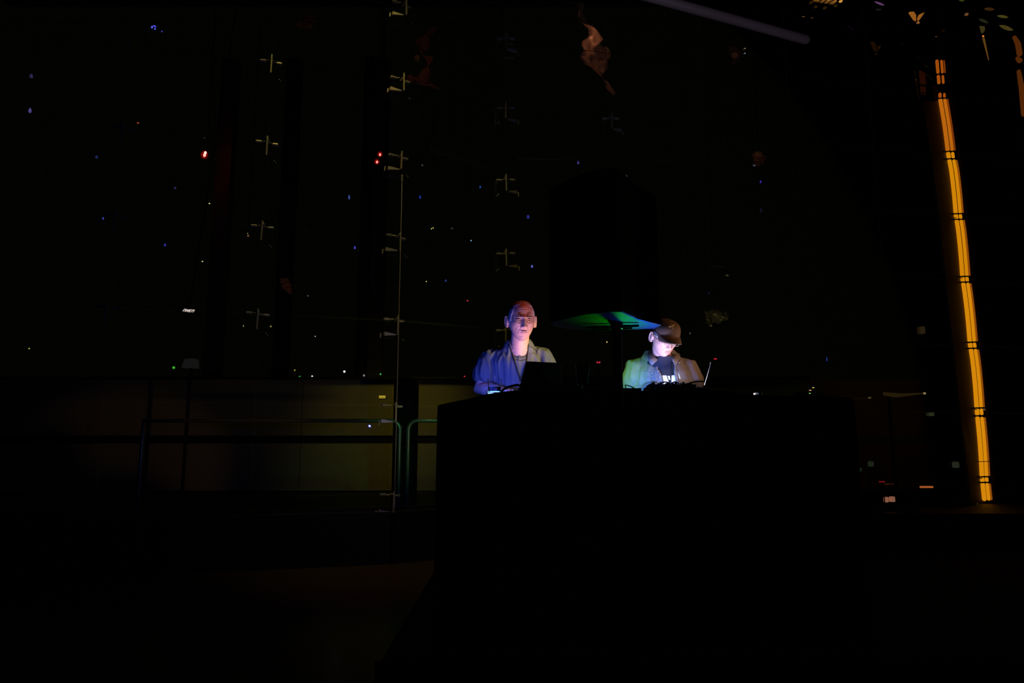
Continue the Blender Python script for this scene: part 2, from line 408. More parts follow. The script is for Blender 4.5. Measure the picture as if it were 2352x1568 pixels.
# ------------------------------------------------------------------ loudspeaker on its pole
SPZ = 2.045
pl = [PZ(px, py, SPZ) for px, py in ((1262, 740), (1340, 722), (1400, 715), (1428, 716), (1466, 733), (1517, 747), (1500, 755), (1460, 757), (1300, 757), (1275, 750))]
poly = [(p.x, p.y) for p in pl]
cx = sum(p.x for p in pl) / len(pl); cy = sum(p.y for p in pl) / len(pl)
HT = P(1253, 435, pl[0].y).z - SPZ
sp = empty('loudspeaker', (cx, cy, SPZ), 'big black loudspeaker raised on a pole between the two men', 'speaker')
G().prism([(x_ - cx, y_ - cy) for x_, y_ in poly], 0, HT).build('cabinet', M['cab'], sp, bev=.008)
fr = [(x_ - cx, y_ - cy) for x_, y_ in poly[0:4]]
fo = [(x_, y_ - .012) for x_, y_ in fr]
G().prism([(x_ * .97, y_) for x_, y_ in fo] + [(x_ * .97, y_ + .004) for x_, y_ in fr[::-1]], .03, HT - .03).build('grille', M['grille'], sp)
pc = PZ(1416, 742, SPZ); pcx, pcy = pc.x - cx, pc.y - cy
G().lathe([(.02, -.03), (.03, -.028), (.03, 0)], (pcx, pcy, 0)).build('pole_cup', M['plastic'], sp)
for sx, yy, ln in ((-.075, .03, .13), (-.05, .09, .10), (.055, .0, .09), (.045, .07, .07)):   # grip bars under the cabinet
    G().tube([(pcx + sx - ln / 2, pcy + yy, -.016), (pcx + sx + ln / 2, pcy + yy, -.012)], .008, 10, flat=.5).build('grip_bar', M['black'], sp, smooth=True)
hb = [(poly[4][0] - cx, poly[4][1] - cy), (poly[5][0] - cx, poly[5][1] - cy), (poly[6][0] - cx, poly[6][1] - cy)]
G().tube([Vector((hb[0][0], hb[0][1], .002)), Vector((hb[1][0], hb[1][1], .002)), Vector((hb[2][0], hb[2][1], .002))], .0025, 6).build('edge_trim', M['rim_blue'], sp, smooth=True)
# stand
PY = pc.y; st = empty('speaker_stand', (pc.x, PY - .0, 0), 'black pole stand carrying the loudspeaker', 'stand')
G().tube([(0, 0, 1.02), (0, 0, SPZ - .03)], .0235, 14).build('inner_pole', M['black'], st, smooth=True)
G().tube([(0, 0, .12), (0, 0, 1.1)], .031, 14).build('outer_pole', M['black'], st, smooth=True)
G().lathe([(.03, 1.02), (.045, 1.03), (.045, 1.12), (.03, 1.14)]).build('collar', M['plastic'], st, smooth=True)
for k in range(3):
    an = PI / 2 + .5 + 2 * PI * k / 3 + 1.57; d = Vector((math.cos(an), math.sin(an), 0))
    if d.y > 0: d.y *= .25; 
    l = G().tube([Vector((0, 0, .75)) + d * .03, d * .5 + Vector((0, 0, .03))], .013, 10).build('leg', M['black'], st, smooth=True)
    G().ell(d * .5 + Vector((0, 0, .02)), (.025, .025, .02), n=10, m_=8).build('rubber_foot', M['plastic'], l, smooth=True)

# ------------------------------------------------------------------ people
def g2(x, z, cx_, cz, sx, sz): return math.exp(-((x - cx_) / sx) ** 2 - ((z - cz) / sz) ** 2)
def head_point(th, ph, fl=0., age=1.):
    """unit direction -> head surface; face towards -y; fl inflates"""
    ux, uy, uz = math.sin(th) * math.cos(ph), math.sin(th) * math.sin(ph), math.cos(th)
    # superellipsoid profile
    z = uz
    rr = (1 - abs(z) ** 2.35) ** (1 / 2.35) if abs(z) < 1 else 0
    h = math.hypot(ux, uy) or 1e-9; cx_, sy_ = ux / h, uy / h
    rx, ryf, ryb = .0755, .092, .103
    zz = z * (.120 if z > 0 else .118)
    if z < 0:
        t = -z; rx *= 1 - .30 * t ** 1.4; ryb *= 1 - .62 * t ** 1.1; ryf *= 1 - .04 * t
    else:
        ryf *= 1 - .10 * z; rx *= 1 + .03 * z
    x = rx * rr * cx_; y = (ryf if sy_ < 0 else ryb) * rr * sy_
    if sy_ < 0:
        f = min(1, -sy_ * 1.6)
        # flatten the face a little
        y *= 1 - .05 * abs(sy_) ** 2
        ax = abs(x); dpl = 0
        dpl += .0065 * math.exp(-((zz - .030) / .009) ** 2) * math.exp(-(ax / .045) ** 4)
        dpl -= .0150 * g2(ax, zz, .030, .012, .016, .0125)
        dpl += .004 * g2(ax, zz, .031, .010, .010, .007)
        dpl -= .003 * g2(ax, zz, .030, -.006, .014, .004)
        # nose
        if zz > -.045 and zz < .03:
            t = (.026 - zz) / .058; t = max(0, min(1, t)); pr = .007 + .024 * t ** 1.1
            if zz < -.030: pr *= max(0, 1 - ((-.030 - zz) / .013) ** 1.6)
            dpl += pr * math.exp(-(ax / (.0075 + .006 * t)) ** 2)
        dpl += .009 * g2(ax, zz, .0145, -.029, .007, .007)
        dpl += .006 * g2(ax, zz, .047, -.010, .016, .018)
        dpl -= .0035 * age * math.exp(-((ax - (.022 + (-.03 - zz) * .45)) / .004) ** 2) * (1 if -.07 < zz < -.02 else 0) * min(1, (zz + .07) / .01 if zz < -.06 else 1)
        dpl -= .004 * g2(ax, zz, .048, -.045, .014, .02) * age
        dpl += .0055 * g2(x, zz, 0, -.055, .020, .005) + .0065 * g2(x, zz, 0, -.069, .018, .0055)
        dpl -= .0055 * math.exp(-((zz + .0620) / .0022) ** 2) * math.exp(-(ax / .025) ** 4)
        dpl -= .004 * g2(x, zz, 0, -.081, .02, .005)
        dpl += .010 * g2(x, zz, 0, -.100, .022, .014)
        dpl -= .0012 * age * (math.exp(-((zz - .060) / .0018) ** 2) + math.exp(-((zz - .073) / .0018) ** 2)) * math.exp(-(ax / .04) ** 4)
        y -= dpl * f
    # temple hollow, cheek hollow
    sgn = 1 if x > 0 else -1
    x -= sgn * .003 * math.exp(-((y + .055) / .02) ** 2 - ((zz - .035) / .02) ** 2)
    v = Vector((x, y, zz))
    if fl:
        nrm = Vector((x / .075 ** 2, y / .1 ** 2, zz / .12 ** 2)).normalized(); v += nrm * fl
    return v
def head_grid(nu, nv, fl=0., keep=None, age=1.):
    V, F, ok = [], [], []
    for i in range(nv + 1):
        th = PI * i / nv
        for k in range(nu):
            ph = 2 * PI * k / nu; f_ = fl(th, ph) if callable(fl) else fl
            V.append(head_point(th, ph, f_, age))
    for i in range(nv):
        for k in range(nu):
            idx = (i * nu + k, (i + 1) * nu + k, (i + 1) * nu + (k + 1) % nu, i * nu + (k + 1) % nu)
            if keep is None or all(keep(V[j]) for j in idx): F.append(idx)
    return V, F
def ear(side):
    g = G(); c = Vector((side * .078, .012, -.002))
    rim = []
    for k in range(11):
        a = -PI * .62 + k / 10 * PI * 1.32
        rim.append(c + Vector((side * (.012 + .006 * math.cos(a)), .012 * math.cos(a) + .006, .031 * math.sin(a) * 1.0 + .002)))
    g.tube(rim, [.0045, .005, .0048, .0045, .0045, .0045, .0045, .0045, .0048, .005, .0045], 8)
    g.ell(c + Vector((side * .009, .008, 0)), (.0055, .015, .029), n=12, m_=10)
    g.ell(c + Vector((0, .0, 0)), (.012, .010, .020), n=12, m_=10)
    g.ell(c + Vector((side * .004, .002, -.028)), (.006, .008, .009), n=8, m_=6)
    return g
def evalmesh(V, F, voxel, smooth_it=4, fac=.5):
    me = bpy.data.meshes.new('tmp'); me.from_pydata([tuple(v) for v in V], [], F); me.update()
    o = bpy.data.objects.new('tmp', me); COL.objects.link(o)
    r = o.modifiers.new('r', 'REMESH'); r.mode = 'VOXEL'; r.voxel_size = voxel
    if smooth_it: s = o.modifiers.new('s', 'SMOOTH'); s.iterations = smooth_it; s.factor = fac
    dg = bpy.context.evaluated_depsgraph_get(); dg.update()
    out = bpy.data.meshes.new_from_object(o.evaluated_get(dg)); bpy.data.objects.remove(o); bpy.data.meshes.remove(me)
    return out
def arm_chain(g, sh, el, wr, r, hand_dir, palm_up=Vector((0, 0, -1)), curl=.5):
    g.tube([sh, sh.lerp(el, .35), sh.lerp(el, .8), el, el.lerp(wr, .3), el.lerp(wr, .8), wr], [r[0], r[0] * .95, r[1] * 1.02, r[1], r[1] * 1.02, r[2] * 1.1, r[2]], 16)
    d = hand_dir.normalized(); sd = d.cross(palm_up).normalized(); up = sd.cross(d).normalized()
    pc_ = wr + d * .045
    R_ = Matrix((sd, d, up)).transposed()
    g.box(pc_, (.078, .09, .026), R_, bev=.011)
    for k, ln in enumerate((.070, .078, .073, .058)):
        b = wr + d * .085 + sd * (-.030 + .020 * k)
        p1 = b + d * ln * .45 + sd * (-.004 + .003 * k); p2 = p1 + (d * math.cos(curl) + up * math.sin(curl)) * ln * .33; p3 = p2 + (d * math.cos(curl * 2) + up * math.sin(curl * 2)) * ln * .28
        g.tube([b - d * .02, b, p1, p2, p3], [.0085, .0088, .0083, .0076, .0066], 8)
    b = wr + d * .025 - sd * .034
    g.tube([b, b + (d * .6 - sd * .8) * .03, b + (d * .9 - sd * .5) * .058], [.011, .0095, .008], 8)

def build_person(label, base, H, headM, neck, sh, el, wr, hands, chest, age):
    """all joints in world space; base = point on the riser under the body. returns person object and helper to parent parts"""
    toL = lambda v: v - base
    hip_z = RZ + .90
    g = G(); rings = []
    cN, cC, cW = neck, chest, Vector((chest.x, chest.y + .02, hip_z + .15))
    g.tube([neck + Vector((0, .01, -.03)), neck.lerp(headM @ Vector((0, .022, -.06)), .5), headM @ Vector((0, .022, -.055))], [.062, .056, .056], 20)
    shw = (sh[1] - sh[0]).length / 2; mid = (sh[0] + sh[1]) / 2
    g.loft([(Vector((mid.x, mid.y, hip_z - .08)), .14, .10), (cW, .148, .10), (Vector((cC.x, cC.y, cC.z - .12)), .155, .105), (cC, .172, .115),
            (Vector((mid.x, mid.y, mid.z - .02)), shw * .93, .095), (Vector((mid.x, mid.y, mid.z + .025)), shw * .7, .07), (Vector((neck.x, neck.y, neck.z - .0)), .07, .06)])
    dn = Vector((0, .005, -.024)); g.tube([sh[0] + dn, mid + dn, sh[1] + dn], [.045, .055, .045], 16)
    for i in (0, 1): arm_chain(g, sh[i] + dn, el[i], wr[i], (.046, .040, .028), hands[i])
    for sx in (-1, 1):
        hp = Vector((mid.x + sx * .09, mid.y, hip_z)); kn = Vector((mid.x + sx * .11, mid.y - .02, RZ + .5)); an = Vector((mid.x + sx * .12, mid.y + .02, RZ + .09))
        g.tube([hp + Vector((0, 0, .05)), hp.lerp(kn, .5), kn, kn.lerp(an, .35), an], [.088, .075, .055, .055, .036], 16)
        g.tube([an + Vector((0, .02, -.045)), an + Vector((0, -.12, -.06))], [.034, .028], 12)
    body = evalmesh(g.V, g.F, .0055, 3)
    hg = G(); V, F = head_grid(120, 110, age=age); hg.add(V, F)
    for s in (-1, 1): e_ = ear(s); hg.add(e_.V, e_.F)
    hm = evalmesh(hg.V, hg.F, .0017, 2, .4)
    hm.transform(headM)
    # join head and body: boolean union gives one continuous skin
    ob = bpy.data.objects.new('person', body); COL.objects.link(ob)
    oh = bpy.data.objects.new('tmp', hm); COL.objects.link(oh)
    b = ob.modifiers.new('b', 'BOOLEAN'); b.operation = 'UNION'; b.solver = 'FAST'; b.object = oh
    dg = bpy.context.evaluated_depsgraph_get(); dg.update()
    fin = bpy.data.meshes.new_from_object(ob.evaluated_get(dg)); bpy.data.objects.remove(oh)
    ob.modifiers.clear(); ob.data = fin; fin.materials.clear(); fin.materials.append(M['skin']); fin.shade_smooth()
    fin.transform(Matrix.Translation(-base)); ob.location = base; ob.name = 'person'
    tag(ob, label, 'person')
    # trousers and shoes
    t = G(); t.loft([(Vector((mid.x, mid.y, hip_z + .12)), .165, .115), (Vector((mid.x, mid.y, hip_z)), .175, .125), (Vector((mid.x, mid.y, hip_z - .1)), .17, .12)])
    for sx in (-1, 1):
        hp = Vector((mid.x + sx * .09, mid.y, hip_z)); kn = Vector((mid.x + sx * .11, mid.y - .02, RZ + .5)); an = Vector((mid.x + sx * .12, mid.y + .02, RZ + .09))
        t.tube([hp, hp.lerp(kn, .5), kn, an], [.1, .088, .074, .065], 16)
    tm = evalmesh(t.V, t.F, .014, 3); tm.materials.clear(); tm.materials.append(M['trouser']); tm.shade_smooth(); tm.transform(Matrix.Translation(-base)); obj('trousers', tm, ob)
    for sx in (-1, 1):
        c = Vector((mid.x + sx * .12, mid.y - .03, RZ)) - base
        G().box(c + Vector((0, 0, .04)), (.1, .28, .078), bev=.03).build('shoe', M['trouser'], ob, smooth=True)
    return ob, base
def finish(me, m_, fold, name, parent, base, keep=None):
    """displace along normals by fold(co, n), parent under the person"""
    me.update()
    ns = [v.normal.copy() for v in me.vertices]
    for v, n_ in zip(me.vertices, ns): v.co = v.co + n_ * fold(v.co, n_)
    me.update(); bvh = BVHTree.FromPolygons([v.co.copy() for v in me.vertices], [list(p.vertices) for p in me.polygons])
    if keep is not None:
        bm = bmesh.new(); bm.from_mesh(me); bmesh.ops.delete(bm, geom=[v for v in bm.verts if not keep(v.co)], context='VERTS'); bm.to_mesh(me); bm.free()
    me.materials.clear(); me.materials.append(m_); me.shade_smooth(); me.transform(Matrix.Translation(-base))
    o = obj(name, me, parent)
    if keep is not None: s = o.modifiers.new('s', 'SOLIDIFY'); s.thickness = .006
    return o, bvh
CAMP = Vector((0, 0, CAMZ))
def hit(bvh, px, py, off=.002):
    """where the sight line through a pixel meets the garment: used once, to place seams on the real surface"""
    d = ray(px, py).normalized(); h = bvh.ray_cast(CAMP, d)
    if h[0] is None: return None
    return h[0] + h[1] * off if h[1].dot(d) < 0 else h[0] - h[1] * off
def seam(bvh, pts, r, name, m_, parent, base, flat=1.0, off=.002):
    q = []
    for (a, b) in zip(pts[:-1], pts[1:]):
        n = max(2, int(math.hypot(b[0] - a[0], b[1] - a[1]) / 3))
        for k in range(n): t = k / n; h = hit(bvh, a[0] + (b[0] - a[0]) * t, a[1] + (b[1] - a[1]) * t, off); q.append(h)
    q.append(hit(bvh, *pts[-1], off)); q = [p for p in q if p is not None]
    # drop jumps
    out = [q[0]]
    for p in q[1:]:
        if (p - out[-1]).length < .05 and (p - out[-1]).length > .0008: out.append(p)
    if len(out) < 2: return None
    for _ in range(2): out = [out[0]] + [(out[i - 1] + out[i] * 2 + out[i + 1]) / 4 for i in range(1, len(out) - 1)] + [out[-1]]
    return G().add(*(lambda g: (g.V, g.F))(G().tube(out, r, 6, flat=flat))).build(name, m_, parent, smooth=True, origin=base) if False else _b(G().tube(out, r, 6, flat=flat), name, m_, parent, base)
def _b(g, name, m_, parent, base, smooth=True):
    g.V = [v - base for v in g.V]; return g.build(name, m_, parent, smooth=smooth)
def patch(bvh, poly_px, name, m_, parent, base, off=.003, step=1.5):
    """thin panel laid on a garment: a pixel grid cast on to the surface inside a quad (4 corners)"""
    A, B, C_, D = [Vector(p) for p in poly_px]; n = max(3, int((B - A).length / step)); m2 = max(3, int((D - A).length / step)); V, F = [], []
    for j in range(m2 + 1):
        for i in range(n + 1):
            s, t = i / n, j / m2; p = A.lerp(B, s).lerp(D.lerp(C_, s), t); h = hit(bvh, p.x, p.y, off)
            if h is None: return None
            V.append(h - base)
    for j in range(m2):
        for i in range(n): F.append((j * (n + 1) + i, j * (n + 1) + i + 1, (j + 1) * (n + 1) + i + 1, (j + 1) * (n + 1) + i))
    o = G().add(V, F).build(name, m_, parent, smooth=True); s = o.modifiers.new('s', 'SOLIDIFY'); s.thickness = .0015; return o

def ridged(co, fx, fz, seed):
    n_ = noise.noise(Vector((co.x * fx + seed, co.y * fx, co.z * fz)))
    return n_

# ---- man 1: grey-haired, T-shirt
Y1 = 4.12
hc = P(1198, 738, Y1)
HM1 = Matrix.Translation(hc) @ Matrix.Scale(1.02, 4) @ Matrix.Rotation(math.radians(10), 4, 'Z') @ Matrix.Rotation(math.radians(-1), 4, 'Y') @ Matrix.Rotation(math.radians(10), 4, 'X')
neck1 = P(1192, 806, 4.2)
sh1 = [P(1130, 819, 4.27), P(1243, 816, 4.27)]
el1 = [P(1101, 892, 4.22), P(1270, 899, 4.28)]
wr1 = [Vector((-.10, 4.02, 1.80)) + Vector((0, .0, 0)), Vector((.20, 4.02, 1.80))]
wr1[0] = P(1150, 896, 4.10); wr1[1] = P(1236, 896, 4.10)
b1 = Vector((sh1[0].x / 2 + sh1[1].x / 2, 4.3, RZ))
man1, b1 = build_person('grey-haired man in a grey-blue T-shirt looking down at an open laptop', b1, 1.8, HM1, neck1, sh1, el1, wr1,
                        [Vector((.35, -1, -.05)), Vector((-.3, -1, -.05))], P(1188, 868, 4.28), 1.)
# T-shirt
g = G(); mid = (sh1[0] + sh1[1]) / 2; shw = (sh1[1] - sh1[0]).length / 2
g.loft([(Vector((mid.x + .01, 4.29, 1.33)), .175, .14), (Vector((mid.x + .01, 4.29, 1.5)), .172, .14), (Vector((mid.x + .01, 4.28, mid.z - .16)), .165, .14), (Vector((mid.x, 4.27, mid.z - .05)), shw + .02, .130),
        (Vector((mid.x, 4.26, mid.z + .012)), shw * .88, .098), (Vector((neck1.x, 4.235, mid.z + .05)), shw * .66, .084), (Vector((neck1.x, 4.225, mid.z + .078)), .088, .072), (Vector((neck1.x, 4.222, mid.z + .105)), .066, .064)], ex=2.1)
for i in (0, 1):
    dv = (el1[i] - sh1[i]).normalized()
    g.tube([sh1[i] + Vector(((.045, -.045)[i], 0, -.002)), sh1[i] + Vector((0, 0, -.012)), sh1[i] + dv * .07, sh1[i] + dv * .125], [.062, .066, .072, .072], 20)
sm = evalmesh(g.V, g.F, .005, 5)
def fold1(co, n_):
    a = ridged(co, 22, 3.6, 3.1); b = ridged(co, 45, 6, 9.); c = noise.noise(Vector((co.x * 7 + co.z * 6, co.y * 5, co.z * 8 - co.x * 5)))
    k = min(1, max(0, (mid.z + .05 - co.z) / .05 + .3))
    return (.011 * (1 - 2.6 * abs(a)) + .005 * b + .007 * c) * k
zA, zB = P(1195, 798, 4.14).z, P(1195, 783, 4.2).z
def keep1(co):
    dx = (co.x - neck1.x) / .058
    return not (co.z > zA + (zB - zA) * dx * dx and abs(dx) < 1.02 and co.y < 4.25) and co.z < zB + .012
shirt, bv1 = finish(sm, M['tee'], fold1, 't_shirt', man1, b1, keep=keep1)
# collar, sleeve hems, strap
cr = []
for k in range(17):
    dx = -1 + k / 8; x_ = neck1.x + .058 * dx; zz_ = zA + (zB - zA) * dx * dx
    h = bv1.ray_cast(Vector((x_, 3.0, zz_ - .003)), Vector((0, 1, 0)))[0]
    if h is not None: cr.append(h + Vector((0, -.001, 0)))
_b(G().tube(cr, .006, 8), 'collar', M['tee_rim'], man1, b1)
seam(bv1, [(1169, 790), (1174, 806), (1182, 830), (1190, 858), (1195, 874)], .0042, 'neck_strap', M['strap'], man1, b1, off=.003)
seam(bv1, [(1213, 790), (1212, 808), (1209, 828), (1204, 848), (1196, 872)], .0042, 'neck_strap', M['strap'], man1, b1, off=.003)
for yy, x0, x1 in ((818, 1183, 1208), (826, 1186, 1206)): seam(bv1, [(x0, yy), ((x0 + x1) / 2, yy + 3), (x1, yy)], .0016, 'neck_seam', M['tee_rim'], man1, b1)
seam(bv1, [(1216, 795), (1230, 803), (1236, 812)], .0016, 'shoulder_seam', M['tee_rim'], man1, b1)
# hair: shell over crown, sides and back
def hair_shell(sfun, name, HMx, par, base, th_=.0042, nz_=.0012):
    V, F = [], []; nu, nv = 130, 110
    for i in range(nv + 1):
        th = PI * i / nv
        for k in range(nu):
            ph = 2 * PI * k / nu; v0 = head_point(th, ph); f_ = max(-.012, min(th_, sfun(v0) * .45)) + nz_ * noise.noise(v0 * 160) + nz_ * noise.noise(v0 * 60)
            V.append(HMx @ head_point(th, ph, f_) - base)
    for i in range(nv):
        for k in range(nu): F.append((i * nu + k, (i + 1) * nu + k, (i + 1) * nu + (k + 1) % nu, i * nu + (k + 1) % nu))
    return G().add(V, F).build(name, M['hair'], par, smooth=True)
def hair1(v):
    # height of the hairline at this point: receding front, short sides, nape at the back
    if v.y < -.02:
        line = .093 + .010 * math.cos(v.x * 60) + max(0, -.02 - v.y) * .10
        if abs(v.x) > .050: line -= (abs(v.x) - .050) * 3.4
        return v.z - line if v.y < -.035 else max(v.z - line, v.z - .0)
    return v.z + .055 * min(1, (v.y + .02) / .06)
hair_shell(hair1, 'hair', HM1, man1, b1)
def face_bits(HMx, par, base, brow_h=.0, openness=1.):
    for s_ in (-1, 1):
        e = G().ell((0, 0, 0), (.0118, .0118, .0118), n=16, m_=12); e.V = [HMx @ (v + Vector((s_ * .031, -.0650, .009))) - base for v in e.V]; eo = e.build('eye', M['eye'], par, smooth=True)
        e = G().ell((0, 0, 0), (.0058, .002, .0052), n=14, m_=8); e.V = [HMx @ (v + Vector((s_ * .0315, -.0768, .0088))) - base for v in e.V]; e.build('iris', M['iris'], eo, smooth=True)
        for zz, m2, rr, nm in ((.0140, 'skin', .0034, 'eyelid'), (.0040, 'skin', .0026, 'eyelid')):
            pts = [HMx @ Vector((s_ * (.031 + d), -.0770 + 9.5 * d * d * 4, zz - (d * d * 22 if zz > .01 else -d * d * 18))) - base for d in [q * .0026 for q in range(-5, 6)]]
            G().tube(pts, rr, 8).build(nm, M[m2], par, smooth=True)
        pts = [HMx @ Vector((s_ * (.031 + d), -.0912 + 26 * max(0, d + .004) ** 2, .030 - 7 * (d + .0) ** 2)) - base for d in [q * .0036 for q in range(-5, 6)]]
        G().tube(pts, [.0020] + [.0040] * 9 + [.0016], 8, flat=.7).build('eyebrow', M['brow'], par, smooth=True)
    for zz, rr in ((-.0598, .0011), (-.0650, .0016)):
        pts = [HMx @ Vector((d, -.0945 + 17 * d * d + (.001 if zz > -.06 else 0), zz - (.7 * abs(d) ** 1.5 if zz > -.06 else -.8 * abs(d) ** 1.5))) - base for d in [q * .0031 for q in range(-6, 7)]]
        G().tube(pts, [.0008, .0016] + [rr] * 9 + [.0016, .0008], 8).build('lip', M['lip'], par, smooth=True)
face_bits(HM1, man1, b1)

# ---- man 2: cap, glasses, denim jacket
hc2 = P(1527, 777, 4.06)
HM2 = Matrix.Translation(hc2) @ Matrix.Rotation(math.radians(14), 4, 'Z') @ Matrix.Rotation(math.radians(3), 4, 'Y') @ Matrix.Rotation(math.radians(29), 4, 'X') @ Matrix.Scale(.93, 4)
neck2 = P(1521, 826, 4.2)
sh2 = [P(1466, 843, 4.27), P(1571, 845, 4.27)]
el2 = [P(1459, 905, 4.26), P(1592, 905, 4.26)]
wr2 = [P(1500, 897, 4.10), P(1560, 897, 4.10)]
b2 = Vector(((sh2[0].x + sh2[1].x) / 2, 4.3, RZ))
man2, b2 = build_person('man in a brown cap, glasses and open denim jacket bending his head over equipment', b2, 1.75, HM2, neck2, sh2, el2, wr2,
                        [Vector((.3, -1, -.05)), Vector((-.2, -1, -.05))], P(1520, 895, 4.28), 1.)
g = G(); mid2 = (sh2[0] + sh2[1]) / 2; shw2 = (sh2[1] - sh2[0]).length / 2
g.loft([(Vector((mid2.x, 4.29, 1.33)), .18, .13), (Vector((mid2.x, 4.28, mid2.z - .12)), .178, .135), (Vector((mid2.x, 4.27, mid2.z - .03)), shw2, .125),
        (Vector((neck2.x, 4.215, mid2.z + .022)), .105, .108), (Vector((neck2.x, 4.185, mid2.z + .042)), .078, .096), (Vector((neck2.x, 4.175, mid2.z + .056)), .068, .086)], ex=2.1)
tm = evalmesh(g.V, g.F, .005, 4)
tee2, bt2 = finish(tm, M['blacktee'], lambda co, n_: .004 * ridged(co, 20, 5, 2.), 'black_t_shirt', man2, b2)
g = G()
g.loft([(Vector((mid2.x, 4.29, 1.33)), .225, .165), (Vector((mid2.x, 4.29, 1.5)), .222, .165), (Vector((mid2.x, 4.28, mid2.z - .14)), .215, .16), (Vector((mid2.x, 4.27, mid2.z - .04)), shw2 + .04, .148),
        (Vector((mid2.x, 4.265, mid2.z + .03)), shw2 * .90, .118), (Vector((neck2.x, 4.255, mid2.z + .066)), .112, .096), (Vector((neck2.x, 4.255, mid2.z + .098)), .086, .086), (Vector((neck2.x, 4.26, mid2.z + .12)), .078, .078)], ex=2.15)
for i in (0, 1):
    g.tube([sh2[i] + Vector(((.05, -.05)[i], 0, 0)), sh2[i] + Vector(((-.012, .012)[i], 0, -.012)), sh2[i].lerp(el2[i], .5) + Vector(((-.012, .012)[i], -.01, 0)), el2[i], el2[i].lerp(wr2[i], .5), wr2[i]], [.066, .076, .076, .066, .056, .046], 20)
jm = evalmesh(g.V, g.F, .0045, 5)
def fold2(co, n_):
    a = ridged(co, 17, 4, 7.7); b = ridged(co, 38, 9, 2.2); c = noise.noise(Vector((co.x * 6 - co.z * 8, co.y * 6, co.z * 9 + co.x * 6)))
    return .008 * (1 - 2.2 * abs(a)) + .0035 * b + .008 * c
# the open front: between the two plackets (pixel x at heights measured on the photograph, turned into metres once)
def open_l(z): return lerp_tab(z, OL)
def lerp_tab(z, T):
    if z >= T[0][0]: return T[0][1]
    for (a, xa), (b, xb) in zip(T[:-1], T[1:]):
        if z >= b: t = (a - z) / (a - b); return xa + (xb - xa) * t
    return T[-1][1]
YF = 4.13
OL = [(P(x_, y_, YF).z, P(x_, y_, YF).x) for x_, y_ in ((1504, 800), (1505, 818), (1514, 832), (1512, 845), (1520, 862), (1524, 885), (1526, 930))]
OR = [(P(x_, y_, YF).z, P(x_, y_, YF).x) for x_, y_ in ((1546, 800), (1546, 818), (1548, 835), (1549, 850), (1553, 868), (1556, 885), (1558, 930))]
def keep2(co):
    if co.y < 4.2 and lerp_tab(co.z, OL) < co.x < lerp_tab(co.z, OR): return False
    if co.z > mid2.z + .105: return False
    return True
jk, bj2 = finish(jm, M['denim'], fold2, 'denim_jacket', man2, b2, keep=keep2)
def J(pts, r=.0011, name='seam', m_='seam', flat=1., off=.002): return seam(bj2, pts, r, name, M[m_], man2, b2, flat, off)
J([(1505, 822), (1511, 832), (1508, 842), (1509, 855), (1517, 870), (1522, 890)], .0085, 'placket', 'denim', off=-.001)
J([(1548, 822), (1551, 842), (1551, 856), (1556, 872), (1560, 888)], .0085, 'placket', 'denim', off=-.001)
J([(1470, 816), (1471, 850), (1466, 895)], name='armhole_seam'); J([(1570, 830), (1582, 850), (1590, 872)], name='armhole_seam')
J([(1478, 852), (1502, 857)], .0018, 'flap_seam'); J([(1478, 852), (1482, 862), (1491, 866), (1502, 858)], .0016, 'flap_seam')
J([(1496, 858), (1497, 895)], .0012); J([(1477, 862), (1484, 868), (1510, 868)], .0012)
J([(1556, 850), (1562, 870)], .0022, 'pocket_zip', 'button'); J([(1556, 838), (1563, 826)], .003, 'flap_seam'); J([(1573, 862), (1590, 866)], .0013)
for px, py in ((1499, 857), (1512, 852), (1559, 833), (1516, 866)):
    h = hit(bj2, px, py, .004)
    if h is not None: _b(G().ell(h, (.005, .003, .005), n=12, m_=8), 'button', M['button'], man2, b2)
# collar wings
def wing(pts3, name):
    V = [Vector(p) - b2 for p in pts3]; n = len(V) // 2; F = [(i, i + 1, n + i + 1, n + i) for i in range(n - 1)]
    o = G().add(V, F).build(name, M['denim'], man2, smooth=True); s_ = o.modifiers.new('s', 'SOLIDIFY'); s_.thickness = .007; return o
wing([P(1502, 798, 4.27), P(1499, 806, 4.17), P(1503, 818, 4.115), P(1510, 826, 4.085), P(1492, 800, 4.29), P(1487, 812, 4.17), P(1488, 826, 4.095), P(1497, 838, 4.075)], 'collar_wing')
wing([P(1552, 806, 4.27), P(1549, 812, 4.17), P(1546, 819, 4.115), P(1545, 826, 4.09), P(1562, 812, 4.29), P(1562, 820, 4.17), P(1559, 830, 4.10), P(1552, 840, 4.08)], 'collar_wing')
# T-shirt print: the blocks of a large white word, seen between the jacket plackets
for nm, q in (('print_block', [(1521, 862), (1531, 862), (1536, 877), (1525, 881)]), ('print_block', [(1533, 863), (1538, 863), (1540, 872), (1536, 872)]),
              ('print_block', [(1541, 862), (1550, 861), (1553, 885), (1543, 886)]), ('print_block', [(1524, 879), (1528, 878), (1530, 887), (1526, 887)])):
    patch(bt2, q, nm, M['print'], man2, b2)
seam(bt2, [(1531, 862), (1540, 886)], .0022, 'neck_strap', M['strap'], man2, b2, off=.005); seam(bt2, [(1541, 830), (1541, 886)], .0022, 'neck_strap', M['strap'], man2, b2, off=.005)
cr = []
for k in range(25):
    a = 2 * PI * k / 24; cr.append(Vector((neck2.x + .066 * math.cos(a), 4.175 + .080 * math.sin(a), mid2.z + .052 + .006 * math.sin(a))))
_b(G().tube(cr, .006, 8, cap=False), 'collar', M['blacktee'], man2, b2)
